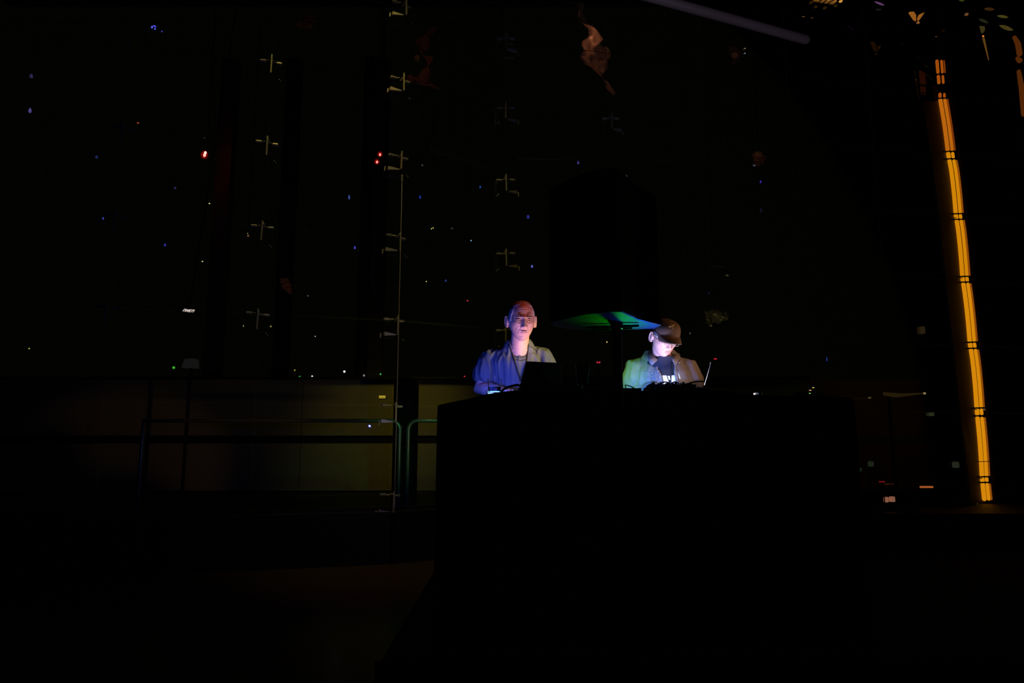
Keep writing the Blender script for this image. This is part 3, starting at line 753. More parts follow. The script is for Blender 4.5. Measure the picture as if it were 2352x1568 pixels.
# cap
def cap_keep(v): return v.z > .046 + v.y * .10
V, F = [], []; nu, nv = 60, 20
for i in range(nv + 1):
    t = i / nv; zc_ = .040 + (.123 - .040) * math.sin(t * PI / 2); r_ = math.cos(t * PI / 2) ** .58
    for k in range(nu):
        a = 2 * PI * k / nu; ca, sa = math.cos(a), math.sin(a)
        rx, ry = .083 * r_, (.104 if sa < 0 else .108) * r_
        bulge = 1.0 + (.05 * math.sin(t * PI) if sa < 0 else 0)
        V.append(HM2 @ Vector((rx * ca * bulge, ry * sa * bulge, zc_ + (.0 if t > .1 else 0))) - b2)
for i in range(nv):
    for k in range(nu): F.append((i * nu + k, i * nu + (k + 1) % nu, (i + 1) * nu + (k + 1) % nu, (i + 1) * nu + k))
capo = G().add(V, F).build('cap', M['cap'], man2, smooth=True); s_ = capo.modifiers.new('s', 'SOLIDIFY'); s_.thickness = .003
band = [HM2 @ Vector((.084 * math.cos(a), (.105 if math.sin(a) < 0 else .109) * math.sin(a), .043)) - b2 for a in [2 * PI * k / 48 for k in range(49)]]
G().tube(band, .0022, 6, cap=False).build('cap_seam', M['cap'], capo, smooth=True)
V, F = [], []; nu, nv = 24, 8
for j in range(nv + 1):
    t = j / nv
    for i in range(nu + 1):
        a = PI + PI * (.10 + .80 * i / nu); ca, sa = math.cos(a), math.sin(a)
        base_ = Vector((.084 * ca, .105 * sa, .042)); e = Vector((.078 * ca, .105 * sa - .074 * abs(sa) ** .55, .042 - .012 - .030 * ca * ca))
        p = base_.lerp(e, t); p.z += .006 * math.sin(t * PI) * abs(sa); V.append(HM2 @ p - b2)
for j in range(nv):
    for i in range(nu): F.append((j * (nu + 1) + i, j * (nu + 1) + i + 1, (j + 1) * (nu + 1) + i + 1, (j + 1) * (nu + 1) + i))
br = G().add(V, F).build('brim', M['cap'], capo, smooth=True); s_ = br.modifiers.new('s', 'SOLIDIFY'); s_.thickness = .004
# the embroidered mark: bird-skeleton strokes in gold thread
bvc = BVHTree.FromPolygons([v.co + b2 for v in capo.data.vertices], [list(p.vertices) for p in capo.data.polygons])
for pts in ([(1535.5, 746), (1538, 749), (1541, 750), (1545, 748.5), (1549, 747)], [(1541.5, 745.8), (1545, 746.5), (1549, 746.8), (1543.5, 748)], [(1536, 751.5), (1538.5, 749.5), (1541, 748)],
            [(1540, 751.5), (1542, 748.5), (1544, 750), (1545, 752), (1546, 754)], [(1543, 748.5), (1545.5, 751.5)], [(1535.5, 745.5), (1537, 747.2)]):
    q = [hit(bvc, a, b, .0016) for a, b in pts]; q = [v for v in q if v is not None]
    if len(q) > 1: _b(G().tube(q, .0015, 6), 'cap_mark', M['gold'], capo, b2)
face_bits(HM2, man2, b2)
# glasses
gl = G()
for s_ in (-1, 1):
    pts = [HM2 @ Vector((s_ * .033 + .024 * math.copysign(abs(math.cos(a)) ** .6, math.cos(a)), -.106 + .10 * abs(s_ * .033 + .024 * math.cos(a)) ** 1.5 * 4, .004 + .014 * math.copysign(abs(math.sin(a)) ** .6, math.sin(a)))) - b2 for a in [2 * PI * k / 20 for k in range(21)]]
    gl.tube(pts, .0012, 6, cap=False)
    gl.tube([HM2 @ Vector(q) - b2 for q in ((s_ * .057, -.088, .01), (s_ * .079, -.07, .012), (s_ * .083, .0, .01), (s_ * .083, .02, .0))], .0014, 6)
gl.tube([HM2 @ Vector(q) - b2 for q in ((-.009, -.108, .008), (0, -.11, .011), (.009, -.108, .008))], .0012, 6)
gl.build('glasses', M['button'], man2, smooth=True)
# short grey hair under the cap and beard stubble shading
hair_shell(lambda v: (v.z + .04 if v.y > .03 else (v.z - .012 if v.y > -.035 else -.02)) if v.z < .05 else -.005, 'hair', HM2, man2, b2, .003)

# ------------------------------------------------------------------ gear on the table
def quad_plate(a, b, c, d, th, back=1):
    """slab on four corners a,b,c,d (thickness th behind)"""
    n_ = (b - a).cross(d - a).normalized() * th * back
    return G().add([a, b, c, d, a + n_, b + n_, c + n_, d + n_], [(0, 1, 2, 3), (7, 6, 5, 4), (0, 4, 5, 1), (1, 5, 6, 2), (2, 6, 7, 3), (3, 7, 4, 0)])
def laptop(h0, h1, t0, t1, away, scr, label):
    """h0,h1 hinge ends; t0,t1 top of lid; away = vector from hinge towards the user"""
    c = (h0 + h1) / 2; zt_ = topz(c.x) + .001; root = empty('laptop', (c.x, c.y, zt_), label, 'laptop')
    L_ = [v - root.location for v in (h0, h1, t1, t0)]
    quad_plate(*L_, .007).build('lid', M['plastic'], root, bev=.002)
    nrm = (L_[1] - L_[0]).cross(L_[3] - L_[0]).normalized(); away = away.normalized()
    sgn = 1 if nrm.dot(away) > 0 else -1
    cen = sum(L_, Vector()) / 4; sc_ = [cen + (v - cen) * .93 + nrm * sgn * (.0015 if sgn < 0 else .0085) for v in L_]
    if sgn < 0: sc_ = [cen + (v - cen) * .93 - nrm * .0025 for v in L_]
    quad_plate(*sc_, .001, sgn).build('screen', scr, root)
    a, b = L_[0], L_[1]; w_ = away * .22; lo = Vector((0, 0, -.006))
    quad_plate(a + lo, b + lo, b + lo + w_, a + lo + w_, .012, -1 if (b - a).cross(w_).z > 0 else 1).build('keyboard_base', M['plastic'], root, bev=.003)
    ux = (b - a); kg = G()
    for r_ in range(5):
        for k in range(12):
            p = a + ux * (.07 + .86 * (k + .5) / 12) + away * (.03 + .022 * r_) + lo; kg.box(p + Vector((0, 0, .0015)), (ux.length * .055, .016, .003), Matrix.Rotation(math.atan2(ux.y, ux.x), 3, 'Z'))
    o = kg.build('keyboard', M['key'], root); o['kind'] = 'stuff'
    G().tube([a + Vector((0, 0, .0)), b + Vector((0, 0, 0))], .006, 8).build('hinge', M['plastic'], root, smooth=True)
    return root
zt1 = topz(.12) + .021
h0 = P(1192, 884, 3.72); h0.z = zt1; h1 = P(1288, 884, 3.78); h1.z = zt1
t0 = P(1209, 829, 3.66); t1 = P(1290, 833, 3.73)
laptop(h0, h1, t0, t1, Vector((-.08, 1, 0)), M['screen1'], 'open laptop in front of the grey-haired man, dark lid towards the camera')
zt2 = topz(.98) + .021
a = P(1617, 877, 3.70); b = Vector((a.x * 3.93 / 3.70, 3.93, 0)); a.z = b.z = zt2 + .012
c_ = P(1634, 830, 3.70); d_ = Vector((c_.x * 3.93 / 3.70, 3.93, c_.z))
lp2 = laptop(a, b, c_, d_, Vector((-1, 0, 0)), M['screen2'], 'open laptop seen edge-on to the right of the man in the cap, pale lid edge')
loc = lp2.location
G().tube([a - loc + Vector((-.003, -.006, .004)), c_ - loc + Vector((-.003, -.006, 0))], .0016, 6).build('lid_edge', M['edge'], lp2, smooth=True)
# mixer under man 2's hands
def device(name, c, dim, label, cat, knobs=(0, 0), R=None, leds=(), slope=0):
    root = empty(name, (c[0], c[1], c[2]), label, cat)
    hx, hy, hz = dim[0] / 2, dim[1] / 2, dim[2]
    G().add([(-hx, -hy, 0), (hx, -hy, 0), (hx, hy, 0), (-hx, hy, 0), (-hx, -hy, hz + slope), (hx, -hy, hz + slope), (hx, hy, hz), (-hx, hy, hz)],
            [(0, 1, 2, 3), (4, 7, 6, 5), (0, 4, 5, 1), (1, 5, 6, 2), (2, 6, 7, 3), (3, 7, 4, 0)]).build('case', M['black'], root, bev=.004)
    for i in range(knobs[0]):
        for j in range(knobs[1]):
            x_ = -hx + dim[0] * (i + .5) / knobs[0]; y_ = -hy + dim[1] * (j + .5) / knobs[1]; z_ = hz + slope * (1 - (j + .5) / knobs[1])
            G().lathe([(.008, -.002), (.0075, .012), (.006, .014)], (x_, y_, z_), n=12).build('knob', M['key'], root, smooth=True)
    return root
zm = topz(.84)
mx = device('mixer', (.86, 3.74, zm + .0), (.24, .22, .03), 'black mixer heaped with cables in front of the man in the cap', 'mixer', (6, 4), slope=.006)
zs_ = topz(.38)
sy = device('synthesizer', (.24 + .02, 3.62, topz(.26)), (.2, .12, .02), 'low black synthesizer lying in front of the first laptop', 'synthesizer', (5, 2))
# small tablet on a stand
q0 = P(1324, 880, 3.7); zt3 = topz(q0.x); root = empty('tablet_stand', (q0.x + .03, 3.7, zt3), 'small black tablet propped up between the laptop and the pole', 'tablet')
A_, B_, C_, D_ = [v - root.location for v in (P(1324, 884, 3.7), P(1350, 884, 3.7), P(1355, 834, 3.68), P(1323, 834, 3.68))]
quad_plate(A_, B_, C_, D_, .009, -1).build('tablet', M['plastic'], root, bev=.002)
G().tube([(0, .02, .004), (0, .02, .09)], .005, 8).build('stem', M['plastic'], root); G().box((0, .02, .004), (.08, .07, .008), bev=.003).build('foot', M['plastic'], root)
# tumblers
def tumbler(c, r, h, label, lvl=.45):
    root = empty('tumbler', c, label, 'glass')
    G().lathe([(.0001, 0), (r * .86, 0), (r, h), (r - .0018, h), (r * .86 - .002, .008), (0.0001, .008)], n=64, closed=False).build('glass', M['tumbler'], root)
    G().lathe([(.0001, .0085), (r * .86 - .0025, .0085), (r * .93 - .0028, h * lvl), (.0001, h * lvl)], n=64).build('water', M['water'], root)
    return root
q = P(1136, 897, 3.62); q.z = topz(q.x) + .003
hh = P(1136, 870, 3.62).z - q.z
tumbler(q, .038, hh, 'drinking glass lit blue at its foot, left of the first laptop')
# blue-white light pad the glass stands against
lb = empty('light_pad', (q.x - .008, q.y + .075, topz(q.x) + .003), 'small blue-white light pad glowing behind the foot of the drinking glass', 'lamp')
G().box((0, 0, .012), (.07, .05, .024), bev=.003).build('case', M['plastic'], lb)
G().box((-.004, -.0265, .013), (.05, .004, .015), bev=.001).build('lens', M['led_b'], lb)
q2 = P(1743, 905, 3.62); q2.z = topz(q2.x) + .003
tumbler(q2, .022, .035, 'small glass bowl glinting on the right part of the table', .3)
pd = empty('light_pad', (q2.x + .0, q2.y + .06, q2.z), 'tiny added lamp making the glints of the small glass on the right', 'lamp')  # added lamp, its lenses stand in for glints on the glass
G().box((0, 0, .010), (.03, .02, .02), bev=.002).build('case', M['plastic'], pd)
G().box((-.006, -.011, .016), (.008, .003, .010)).build('lens', emat('white_glint', (1., .85, .9), 2.0), pd)
G().box((.012, -.011, .016), (.002, .003, .012)).build('lens', emat('pale_blue_glint', (.4, .55, 1.), .8), pd)
ct = device('controller', (P(1860, 905, 3.6).x, 3.64, topz(1.6) + .003), (.12, .09, .02), 'small black controller with three coloured lights at the right end of the table', 'controller', (3, 1))
for px, py, cc, w_ in ((1868, 890, (1, .8, .2), .008), (1861, 896, (1, .45, .2), .010), (1860, 903, (.3, 1, .2), .006)):
    p = P(px, py, 3.56) - ct.location; G().box(p, (w_, .004, .0028)).build('indicator', emat('indicator', cc, 1.2), ct)
    G().tube([p + Vector((0, .004, 0)), Vector((p.x, p.y + .03, .01))], .0015, 6).build('indicator_stem', M['plastic'], ct)
# the two light boxes that throw green and blue up under the loudspeaker
def lightbox(px, Y, m_, name_, label, w_, col, en, up, sz):
    x_ = P(px, 890, Y).x; z_ = topz(x_) + .003
    r_ = empty(name_, (x_, Y, z_), label, 'lamp')
    G().box((0, 0, .005), (w_, .07, .010), bev=.002).build('case', M['plastic'], r_); G().box((0, 0, .0096), (w_ * .8, .05, .001)).build('lens', m_, r_); G().box((0, -.033, .007), (w_, .004, .014), bev=.001).build('rim', M['plastic'], r_)
    light('SPOT', name_ + '_light', (x_, Y, z_ + .016), col, en, PZ(up[0], up[1], SPZ), sz, spot=up[2], blend=1)
lightbox(1448, 3.55, M['led_g'], 'light_box', 'low green light box on the table behind the pole', .10, (.01, 1, .0), 5.5, (1438, 736, 62), .03)
M['led_bl'] = emat('blue_led', (.05, .15, 1), 3)
lightbox(1522, 3.55, M['led_bl'], 'light_box', 'low blue light box on the table in front of the denim jacket', .08, (.01, .07, 1), 13, (1494, 746, 50), .02)
light('AREA', 'blue_box_fill', P(1482, 890, 3.88), (.05, .20, 1), 3.6, P(1478, 872, 4.2), .04)

# screen and gear glow on the men, then unseen side lamps
light('SPOT', 'screen_glow', P(1258, 858, 3.84), (1, .55, .58), 9, hc + Vector((.03, 0, -.07)), .05, spot=58, blend=.8)
light('AREA', 'pad_glow', q + Vector((-.03, .13, .02)), (.04, .09, 1), 3.6, P(1145, 840, 4.2), .03)
light('SPOT', 'screen_glow', Vector((.86, 3.84, zm + .05)), (.74, .64, 1), 11, hc2 + Vector((.0, -.02, -.05)), .05, spot=52, blend=.8)
light('AREA', 'screen_glow', Vector((.86, 3.84, zm + .05)), (.60, .60, 1), .32, P(1540, 870, 4.15), .08)
light('SPOT', 'print_fill', P(1538, 886, 3.86), (.62, .72, 1), 4.5, P(1538, 874, 4.15), .02, spot=34, blend=.7)  # added spot that brightens the shirt print
light('SPOT', 'unseen_side_yellow', (1.75, 3.15, 2.28), (1, .80, .16), 190, P(1240, 806, 4.2), .03, spot=12, blend=.7)
light('SPOT', 'side_lamp_amber', (2.6, 2.5, 2.28), (1, .5, .22), 120, P(1553, 800, 4.2), .06, spot=15, blend=.6)
light('SPOT', 'side_lamp_red', (.75, 3.6, 3.3), (1, .12, .04), 20, P(1212, 724, 4.1), .04, spot=10, blend=.7)
light('SPOT', 'side_lamp_green', (.42, 3.75, 1.98), (.28, 1, .0), 21., P(1443, 860, 4.2), .04, spot=34, blend=.9)

# cables
def cable(name, pts, r, label, Y=3.6):
    P3 = [P(a, b, Y if len(t) == 0 else t[0]) for a, b, *t in pts]; sp_ = []
    for i in range(len(P3) - 1):
        p0 = P3[max(0, i - 1)]; p1 = P3[i]; p2 = P3[i + 1]; p3 = P3[min(len(P3) - 1, i + 2)]
        for k in range(8):
            t = k / 8; sp_.append(.5 * ((2 * p1) + (p2 - p0) * t + (2 * p0 - 5 * p1 + 4 * p2 - p3) * t * t + (3 * p1 - p0 - 3 * p2 + p3) * t ** 3))
    sp_.append(P3[-1]); o = G().tube(sp_, r, 8).build(name, M['strap'], origin=P3[0], smooth=True); return tag(o, label, 'cable', 'cables on the table')
cable('cable', [(1514, 892), (1516, 881), (1527, 877), (1537, 880), (1542, 892)], .0035, 'black cable looping in front of the white shirt print, left loop', 3.62)
cable('cable', [(1540, 893), (1543, 880), (1552, 877), (1560, 882), (1562, 893)], .0035, 'black cable looping in front of the white shirt print, right loop', 3.60)
cable('cable', [(1562, 886), (1580, 881), (1600, 876), (1616, 876)], .004, 'black cable sloping up to the edge-on laptop', 3.58)
cable('cable', [(1436, 884), (1446, 886), (1456, 891), (1463, 898)], .0028, 'thin cable crossing the green-lit jacket sleeve', 3.62)
cable('cable', [(1152, 898), (1162, 891), (1176, 886), (1190, 884), (1202, 890)], .006, 'thick cable arching between the drinking glass and the first laptop', 3.6)
cable('cable', [(1437, 884), (1437, 889), (1440, 897)], .0022, 'short cable stub with a bright plug beside the pole', 3.6)
for px, py, l in ((1438.5, 892, 'tiny bright jack plug beside the pole'), (1461, 895, 'tiny bright jack plug below the green-lit sleeve')):
    c = P(px, py, 3.58); o = G().tube([c, c + Vector((.004, 0, -.014))], .0035, 8).build('jack_plug', M['edge'], origin=c, smooth=True); tag(o, l, 'plug')

# ------------------------------------------------------------------ lamps and points of light beyond the glass
CANOPY = 11.6
cb = G()
for yy in (9.38, 11.53, 13.78, 12.2, 12.3, 12.4, 12.6, 15.5): cb.tube([(-22, yy, CANOPY), (22, yy, CANOPY)], .006, 6)
structure(cb.build('trim_4', M['black']))
def drop_light(px, py, Y, wpx, hpx, col, st_, label, tilt=0.):  # points of light; their bulbs, caps and cords are added
    p = P(px, py, Y); k = Y / FPX; rx, rz = wpx * k / 2, hpx * k / 2
    g = G().lathe([(.0001, -rz), (rx * .7, -rz * .75), (rx, -rz * .3), (rx * .75, rz * .2), (rx * .3, rz * .8), (.0001, rz)], n=12)
    root = empty('light_dot', p, label, 'lamp'); root.rotation_euler = (0, tilt, 0)
    g.build('bulb', emat('bulb', col, st_), root, smooth=True)
    G().lathe([(rx * .35, rz * .7), (rx * .5, rz * .8), (rx * .2, rz * 1.25)], n=10).build('cap', M['black'], root)
    cz = CANOPY - p.z; G().tube([(0, 0, rz * 1.2), (-math.sin(tilt) * cz * 1.0 * 0 , 0, cz)], .003, 5, cap=False).build('added_cord', M['black'], root)
BL = (.10, .11, 1.)
drops = [(349, 62, 4, 7, BL, 1.6, 'brightest of the cluster of blue lights at the upper left'), (356, 66, 4, 5, BL, 1.2, 'second light of the blue cluster at the upper left'),
 (372, 72, 3, 4, BL, .8, 'small blue light on the right of the upper left cluster'), (355, 60, 8, 2, BL, .9, 'flat blue sliver on top of the upper left cluster'),
 (72, 174, 8, 13, (.25, .16, .6), .13, 'dull violet drop light near the left edge, upper of two'), (69, 253, 7, 15, (.28, .2, .8), .3, 'violet drop light near the left edge, lower of two'),
 (222, 360, 7, 9, (.1, .16, .7), .12, 'faint blue twin light level with the single bright red lamp'), (237, 501, 4, 7, BL, .5, 'small blue light low on the left'),
 (402, 431, 6, 7, (.12, .12, .5), .16, 'faint blue light below left of the single bright red lamp'), (379, 562, 4, 8, BL, .4, 'small blue light left of the tall pillar'),
 (802, 452, 5, 13, (.12, .22, .9), .32, 'upper of two blue drop lights left of the paired red lamps'), (815, 568, 5, 9, BL, .5, 'lower of two blue drop lights left of the slim pillar'),
 (839, 178, 4, 7, (.03, .08, 1.), .8, 'blue light at the end of a thin wire near the top'), (965, 452, 5, 10, (.03, .09, .9), .35, 'blue light right of the paired red lamps'),
 (1103, 429, 4, 7, (.03, .2, .9), .4, 'blue light above and left of the grey-haired man'), (1082, 552, 3, 4, (.3, .6, 1.), .9, 'tiny pale blue light over the grey-haired man'),
 (1024, 644, 4, 6, (.06, .12, .8), .4, 'small blue light beside a small yellow light'), (1213, 497, 7, 11, BL, .25, 'blue drop light beside the upper left edge of the loudspeaker'),
 (1222, 611, 6, 8, (.2, .2, .95), .5, 'blue light beside the lower left edge of the loudspeaker'), (1328, 373, 5, 10, (.2, .12, .7), .3, 'violet light above the loudspeaker'),
 (1747, 417, 4, 8, (.12, .05, 1.), .45, 'violet light on the right of the loudspeaker'), (1748, 482, 7, 14, (.1, .08, .25), .06, 'very faint violet light below a brighter one'),
 (1733, 378, 8, 8, (.3, .3, .5), .22, 'pale grey-blue light under an orange reflection'), (1899, 824, 2, 12, (.03, .12, .9), .5, 'narrow blue light bar on the right'),
 (1439, 404, 6, 8, (.3, .3, .3), .07, 'dim grey light above the loudspeaker top'), (970, 379, 6, 6, (.4, .4, .4), .08, 'dim grey light right of the paired red lamps'), (1038, 524, 6, 6, (.3, .35, .3), .08, 'dim grey light right of the two yellow dots'),
 (991, 525, 3, 3, (1, .85, .2), .9, 'left one of two touching yellow dots'), (995, 523, 3, 3, (1, .85, .2), .9, 'right one of two touching yellow dots'),
 (979, 646, 3, 3, (1, .85, .2), .8, 'small yellow light left of a small blue light'), (481, 467, 4, 3, (1, .85, .3), .9, 'small yellow light under the single bright red lamp'),
 (465, 600, 4, 3, (1, .85, .4), .8, 'small yellow light left of the tall pillar foot'), (67, 800, 4, 3, (1, .85, .2), .5, 'small yellow light near the left edge'),
 (724, 772, 3, 3, (.8, 1, .8), .6, 'tiny white light above the terrace wall'), (707, 679, 4, 3, (.4, .7, .4), .2, 'tiny greenish light above the terrace wall'),
 (1074, 690, 4, 3, (1, .05, .05), 1.2, 'small red light left of the grey-haired man'), (1790, 165, 5, 4, (1, .1, .15), .8, 'small red light high on the right'),
 (317, 282, 5, 3, (1, .12, .05), .6, 'small red light under the far left clamp'), (1711, 111, 3, 3, (1, .7, .5), .8, 'warm white dot, upper of two at the top right'), (1711, 122, 3, 3, (.8, .8, 1), .7, 'cool white dot, lower of two at the top right'),
 (2148, 75, 6, 3, (1, .3, .08), .8, 'upper of two orange dashes above the amber light mast'), (2150, 84, 5, 3, (1, .3, .08), .7, 'lower of two orange dashes above the amber light mast'),
 (1394, 785, 3, 4, (1, .8, .2), 1., 'small yellow light seen just left of the pole'), (1670, 632, 8, 5, (.4, .45, .2), .08, 'dim greenish light right of the loudspeaker'), (1585, 765, 3, 5, (.8, .8, .7), .12, 'faint white light right of the cap'),
 (622, 749, 4, 5, (.9, .8, .2), .3, 'small yellow light under the lowest left clamp, right one'), (559, 748, 3, 5, (.8, .8, .2), .3, 'small yellow light under the lowest left clamp, left one'),
 (570, 541, 4, 5, (1, .5, .2), .25, 'small orange light beside the third clamp on the left'), (569, 536, 2, 3, (.9, .9, .4), .4, 'tiny yellow light beside the third clamp on the left')]
for px, py, wp, hp, c, s_, lab in drops: drop_light(px, py, 15.5, wp, hp, c, s_, lab)
# lamps standing on the terrace wall coping
for px, py, d, c, s_, lab in ((717, 864, 4, (1, 1, 1), 1.2, 'tiny white lamp on the terrace wall, left end'), (791, 853, 5, (1, 1, 1), 2.0, 'brightest tiny white lamp on the terrace wall'),
        (836, 862, 5, (.8, .65, .8), .3, 'dull pinkish lamp on the terrace wall'), (874, 859, 4, (.1, 1, .2), .5, 'tiny green lamp on the terrace wall beside the rod'),
        (688, 871, 4, (.05, 1, .15), .6, 'tiny green lamp at the left end of the lit terrace wall'), (399, 844, 6, (.1, .9, .05), .5, 'small green lamp low on the left'),
        (677, 850, 4, (.8, .7, .1), .3, 'dim yellow lamp at the left end of the terrace wall'), (1067, 866, 4, (1, .03, .04), 1.3, 'small red lamp on the terrace wall left of the grey-haired man'),
        (1372, 832, 4, (1, .03, .08), .8, 'left one of two red dots between the men'), (1377, 832, 4, (1, .03, .08), .8, 'right one of two red dots between the men')):
    p = P(px, py, 13.36); r_ = d * 13.36 / FPX / 2; base = Vector((p.x, 13.36, zt + .04)); root = empty('marker_lamp', base, lab, 'lamp')
    hz = p.z - base.z
    G().ell((0, 0, max(hz, r_)), (r_, r_, r_), n=12, m_=8).build('globe', emat('globe', c, s_), root, smooth=True)
    G().tube([(0, 0, 0), (0, 0, max(hz - r_, .002))], .006, 6, cap=False).build('stem', M['black'], root)
# red lamps
def red_lamp(px, py, Y, r, lab, en, s_=9., two=None):
    p = P(px, py, Y); root = empty('red_lamp', p, lab, 'lamp')
    G().ell((0, 0, 0), (r * .9, r * .7, r * 1.2), n=14, m_=10).build('lens', emat('red_lens', (1, .06, .05), s_), root, smooth=True)
    if two: G().ell(two, (r * .75, r * .7, r), n=14, m_=10).build('lens', emat('red_lens', (1, .10, .09), s_ * .9), root, smooth=True)
    G().ell((0, -.01, 0), (r * 2.3, r * 1.6, r * 2.6), n=24, m_=16).build('halo_shell', M['red_halo'], root, smooth=True)
    G().lathe([(r * 1.1, 0), (r * 1.3, .02), (r * 1.3, .07), (r * .5, .09)], n=14).build('housing', M['black'], root).rotation_euler = (-PI / 2, 0, 0)
    G().tube([(0, .08, 0), (0, .08, CANOPY - p.z)], .01, 6, cap=False).build('hanger', M['black'], root)
    light('POINT', 'red_lamp_light', p + Vector((.0, -.05, .0)), (1, .07, .02), en, size=.03)
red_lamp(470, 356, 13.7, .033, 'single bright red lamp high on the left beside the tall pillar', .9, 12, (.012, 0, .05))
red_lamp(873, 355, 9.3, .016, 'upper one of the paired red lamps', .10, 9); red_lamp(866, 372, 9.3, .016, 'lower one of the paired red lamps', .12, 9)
for px, py, sz, lab in ((2022, 1106, 4, 'small red light above the two pinkish blocks, left'), (2029, 1106, 4, 'small red light above the two pinkish blocks, right')):
    p = P(px, py, 9.6); o = G().box((0, 0, 0), (.03, .02, .014), bev=.003).build('red_indicator', emat('dim_red', (1, .02, .03), .25)); o.location = p; tag(o, lab, 'lamp')
    G().tube([(0, .01, 0), (0, .01, -p.z)], .008, 6, cap=False).build('stem', M['black'], o)
# red reflection by the edge-on laptop, built as an added glowing block
p = P(1643, 824, 3.74); o = G().box((0, 0, 0), (.017, .006, .007), bev=.002).build('clip_light', emat('glint_red', (1, .02, .05), .5)); o.location = p; tag(o, 'red reflected glint just above the edge-on laptop lid, built as a glowing block', 'lamp')  # added block standing in for a red reflection
G().tube([(-.004, 0, 0), (-.02, .0, -.03)], .002, 6).build('clip', M['plastic'], o)

# slanted illuminated sign far left
p = P(432, 713, 11.5); sg = empty('sign', p, 'small slanted illuminated sign with white slanting letters on the left', 'sign'); k = 11.5 / FPX
sg.rotation_euler = (0, math.radians(5), 0)
G().box((-.02, .02, 0), (50 * k, .02, 12 * k), bev=.004).build('sign_board', M['black'], sg)
wl = emat('sign_letters', (1., .82, .74), 1.0); x_ = -12
for kind in 'nuen':
    g = G(); w_, h_ = 4.6 * k, 5.4 * k; ox = x_ * k; sl = 2.8 * k
    def S(a, b, t=.0045): g.tube([Vector((ox + a[0] * w_ + a[1] * sl, 0, (a[1] - .5) * h_)), Vector((ox + b[0] * w_ + b[1] * sl, 0, (b[1] - .5) * h_))], t, 6)
    S((0, 0), (0, 1)); S((.85, 0), (.85, 1)) if kind != 'e' else S((0, 0), (.8, 0))
    if kind == 'n': S((0, 1), (.85, 1))
    if kind == 'u': S((0, 1), (.85, 0))
    if kind == 'e': S((0, 1), (.8, 1)); S((0, .5), (.7, .5))
    g.V = [v + Vector((0, .002, 0)) for v in g.V]; g.build('letter', wl, sg, smooth=True); x_ += 6.6
G().tube([(0, .03, 0), (0, .03, CANOPY - p.z)], .01, 6, cap=False).build('hanger', M['black'], sg)
# pale box beneath it
p = P(432, 833, 11.5); o = G().add([(-.12, 0, -.08), (.11, 0, -.08), (.09, 0, .08), (-.07, 0, .07), (-.12, .2, -.08), (.11, .2, -.08), (.09, .2, .08), (-.07, .2, .07)],
    [(0, 1, 2, 3), (7, 6, 5, 4), (0, 4, 5, 1), (1, 5, 6, 2), (2, 6, 7, 3), (3, 7, 4, 0)]).build('pale_box', mat('grey_box', (.3, .3, .3), .6, emit=(.5, .5, .5), strength=.012), bev=.01); o.location = p
tag(o, 'dim grey box on a post below the slanted sign', 'box'); G().tube([(0, .1, -.08), (0, .1, .5 - p.z)], .03, 8, cap=False).build('post', M['dark'], o)
# double strip beside the rails, its yellow light put in as emission
p = P(878, 912, 8.5); o = G().box((0, 0, .012), (.078, .03, .012)).box((0, 0, -.008), (.078, .03, .007)).build('glow_strip', emat('yellow_strip', (1, .72, .06), .55)); o.location = p
tag(o, 'bright yellow double strip left of the steel rod', 'reflector'); G().box((0, .03, 0), (.09, .03, .05)).build('backing', M['dark'], o)

# ------------------------------------------------------------------ amber light mast on the right, a reflection built as glowing tubes
AM = [emat('amber_glow_top', (1., .20, .01), .34), emat('amber_glow_upper', (1., .26, .01), .48), emat('amber_glow', (1., .36, .004), .62), emat('amber_glow_low', (1., .36, .005), .66)]
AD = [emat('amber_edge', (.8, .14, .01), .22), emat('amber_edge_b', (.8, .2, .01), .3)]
cm = COLS[C0 + 8]; Ym = cm.y - .25
streak = empty('amber_streak', (P(2240, 940, Ym).x, Ym, .3), 'tall mast of amber reflection on the right, built as glowing tubes with black clamps', 'lamp')
ML = streak.location
def mx_(y): return 2155 + (2270 - 2155) * (y - 140) / (1010)
edge = [(140, 2159), (206, 2165), (232, 2167), (360, 2186), (380, 2190), (497, 2203), (516, 2206), (640, 2218), (660, 2221), (790, 2235), (815, 2239), (942, 2251), (955, 2252), (1100, 2263), (1148, 2268)]
def ex_(y):
    for (a, xa), (b, xb) in zip(edge[:-1], edge[1:]):
        if y <= b: return xa + (xb - xa) * (y - a) / (b - a)
    return edge[-1][1]
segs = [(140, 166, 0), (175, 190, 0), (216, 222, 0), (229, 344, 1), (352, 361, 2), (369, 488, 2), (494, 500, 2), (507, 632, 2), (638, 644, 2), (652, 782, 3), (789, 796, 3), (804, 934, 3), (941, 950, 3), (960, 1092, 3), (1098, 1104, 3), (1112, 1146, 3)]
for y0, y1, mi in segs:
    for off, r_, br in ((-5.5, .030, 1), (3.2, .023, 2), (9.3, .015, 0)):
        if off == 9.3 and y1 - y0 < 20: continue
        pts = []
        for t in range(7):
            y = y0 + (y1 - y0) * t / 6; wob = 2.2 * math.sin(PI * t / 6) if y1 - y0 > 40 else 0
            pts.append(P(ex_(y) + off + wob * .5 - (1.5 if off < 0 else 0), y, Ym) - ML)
        G().tube(pts, r_ if y0 > 220 else r_ * .8, 10).build('streak_tube', AM[mi] if br else AD[1 if mi > 1 else 0], streak, smooth=True)
for y in (171, 203, 226, 348, 365, 491, 504, 635, 648, 786, 800, 937, 955, 1095, 1108, 1060):
    a = P(ex_(y) - 17, y, Ym - .05) - ML; b = P(ex_(y) + 17, y - 1, Ym - .05) - ML
    G().tube([a, b], .011 if y != 1060 else .005, 8).build('clamp_bar', M['black'], streak)
pts = [P(ex_(y) + 19, y, Ym) - ML for y in (150, 400, 650, 900, 1150, 1180)]
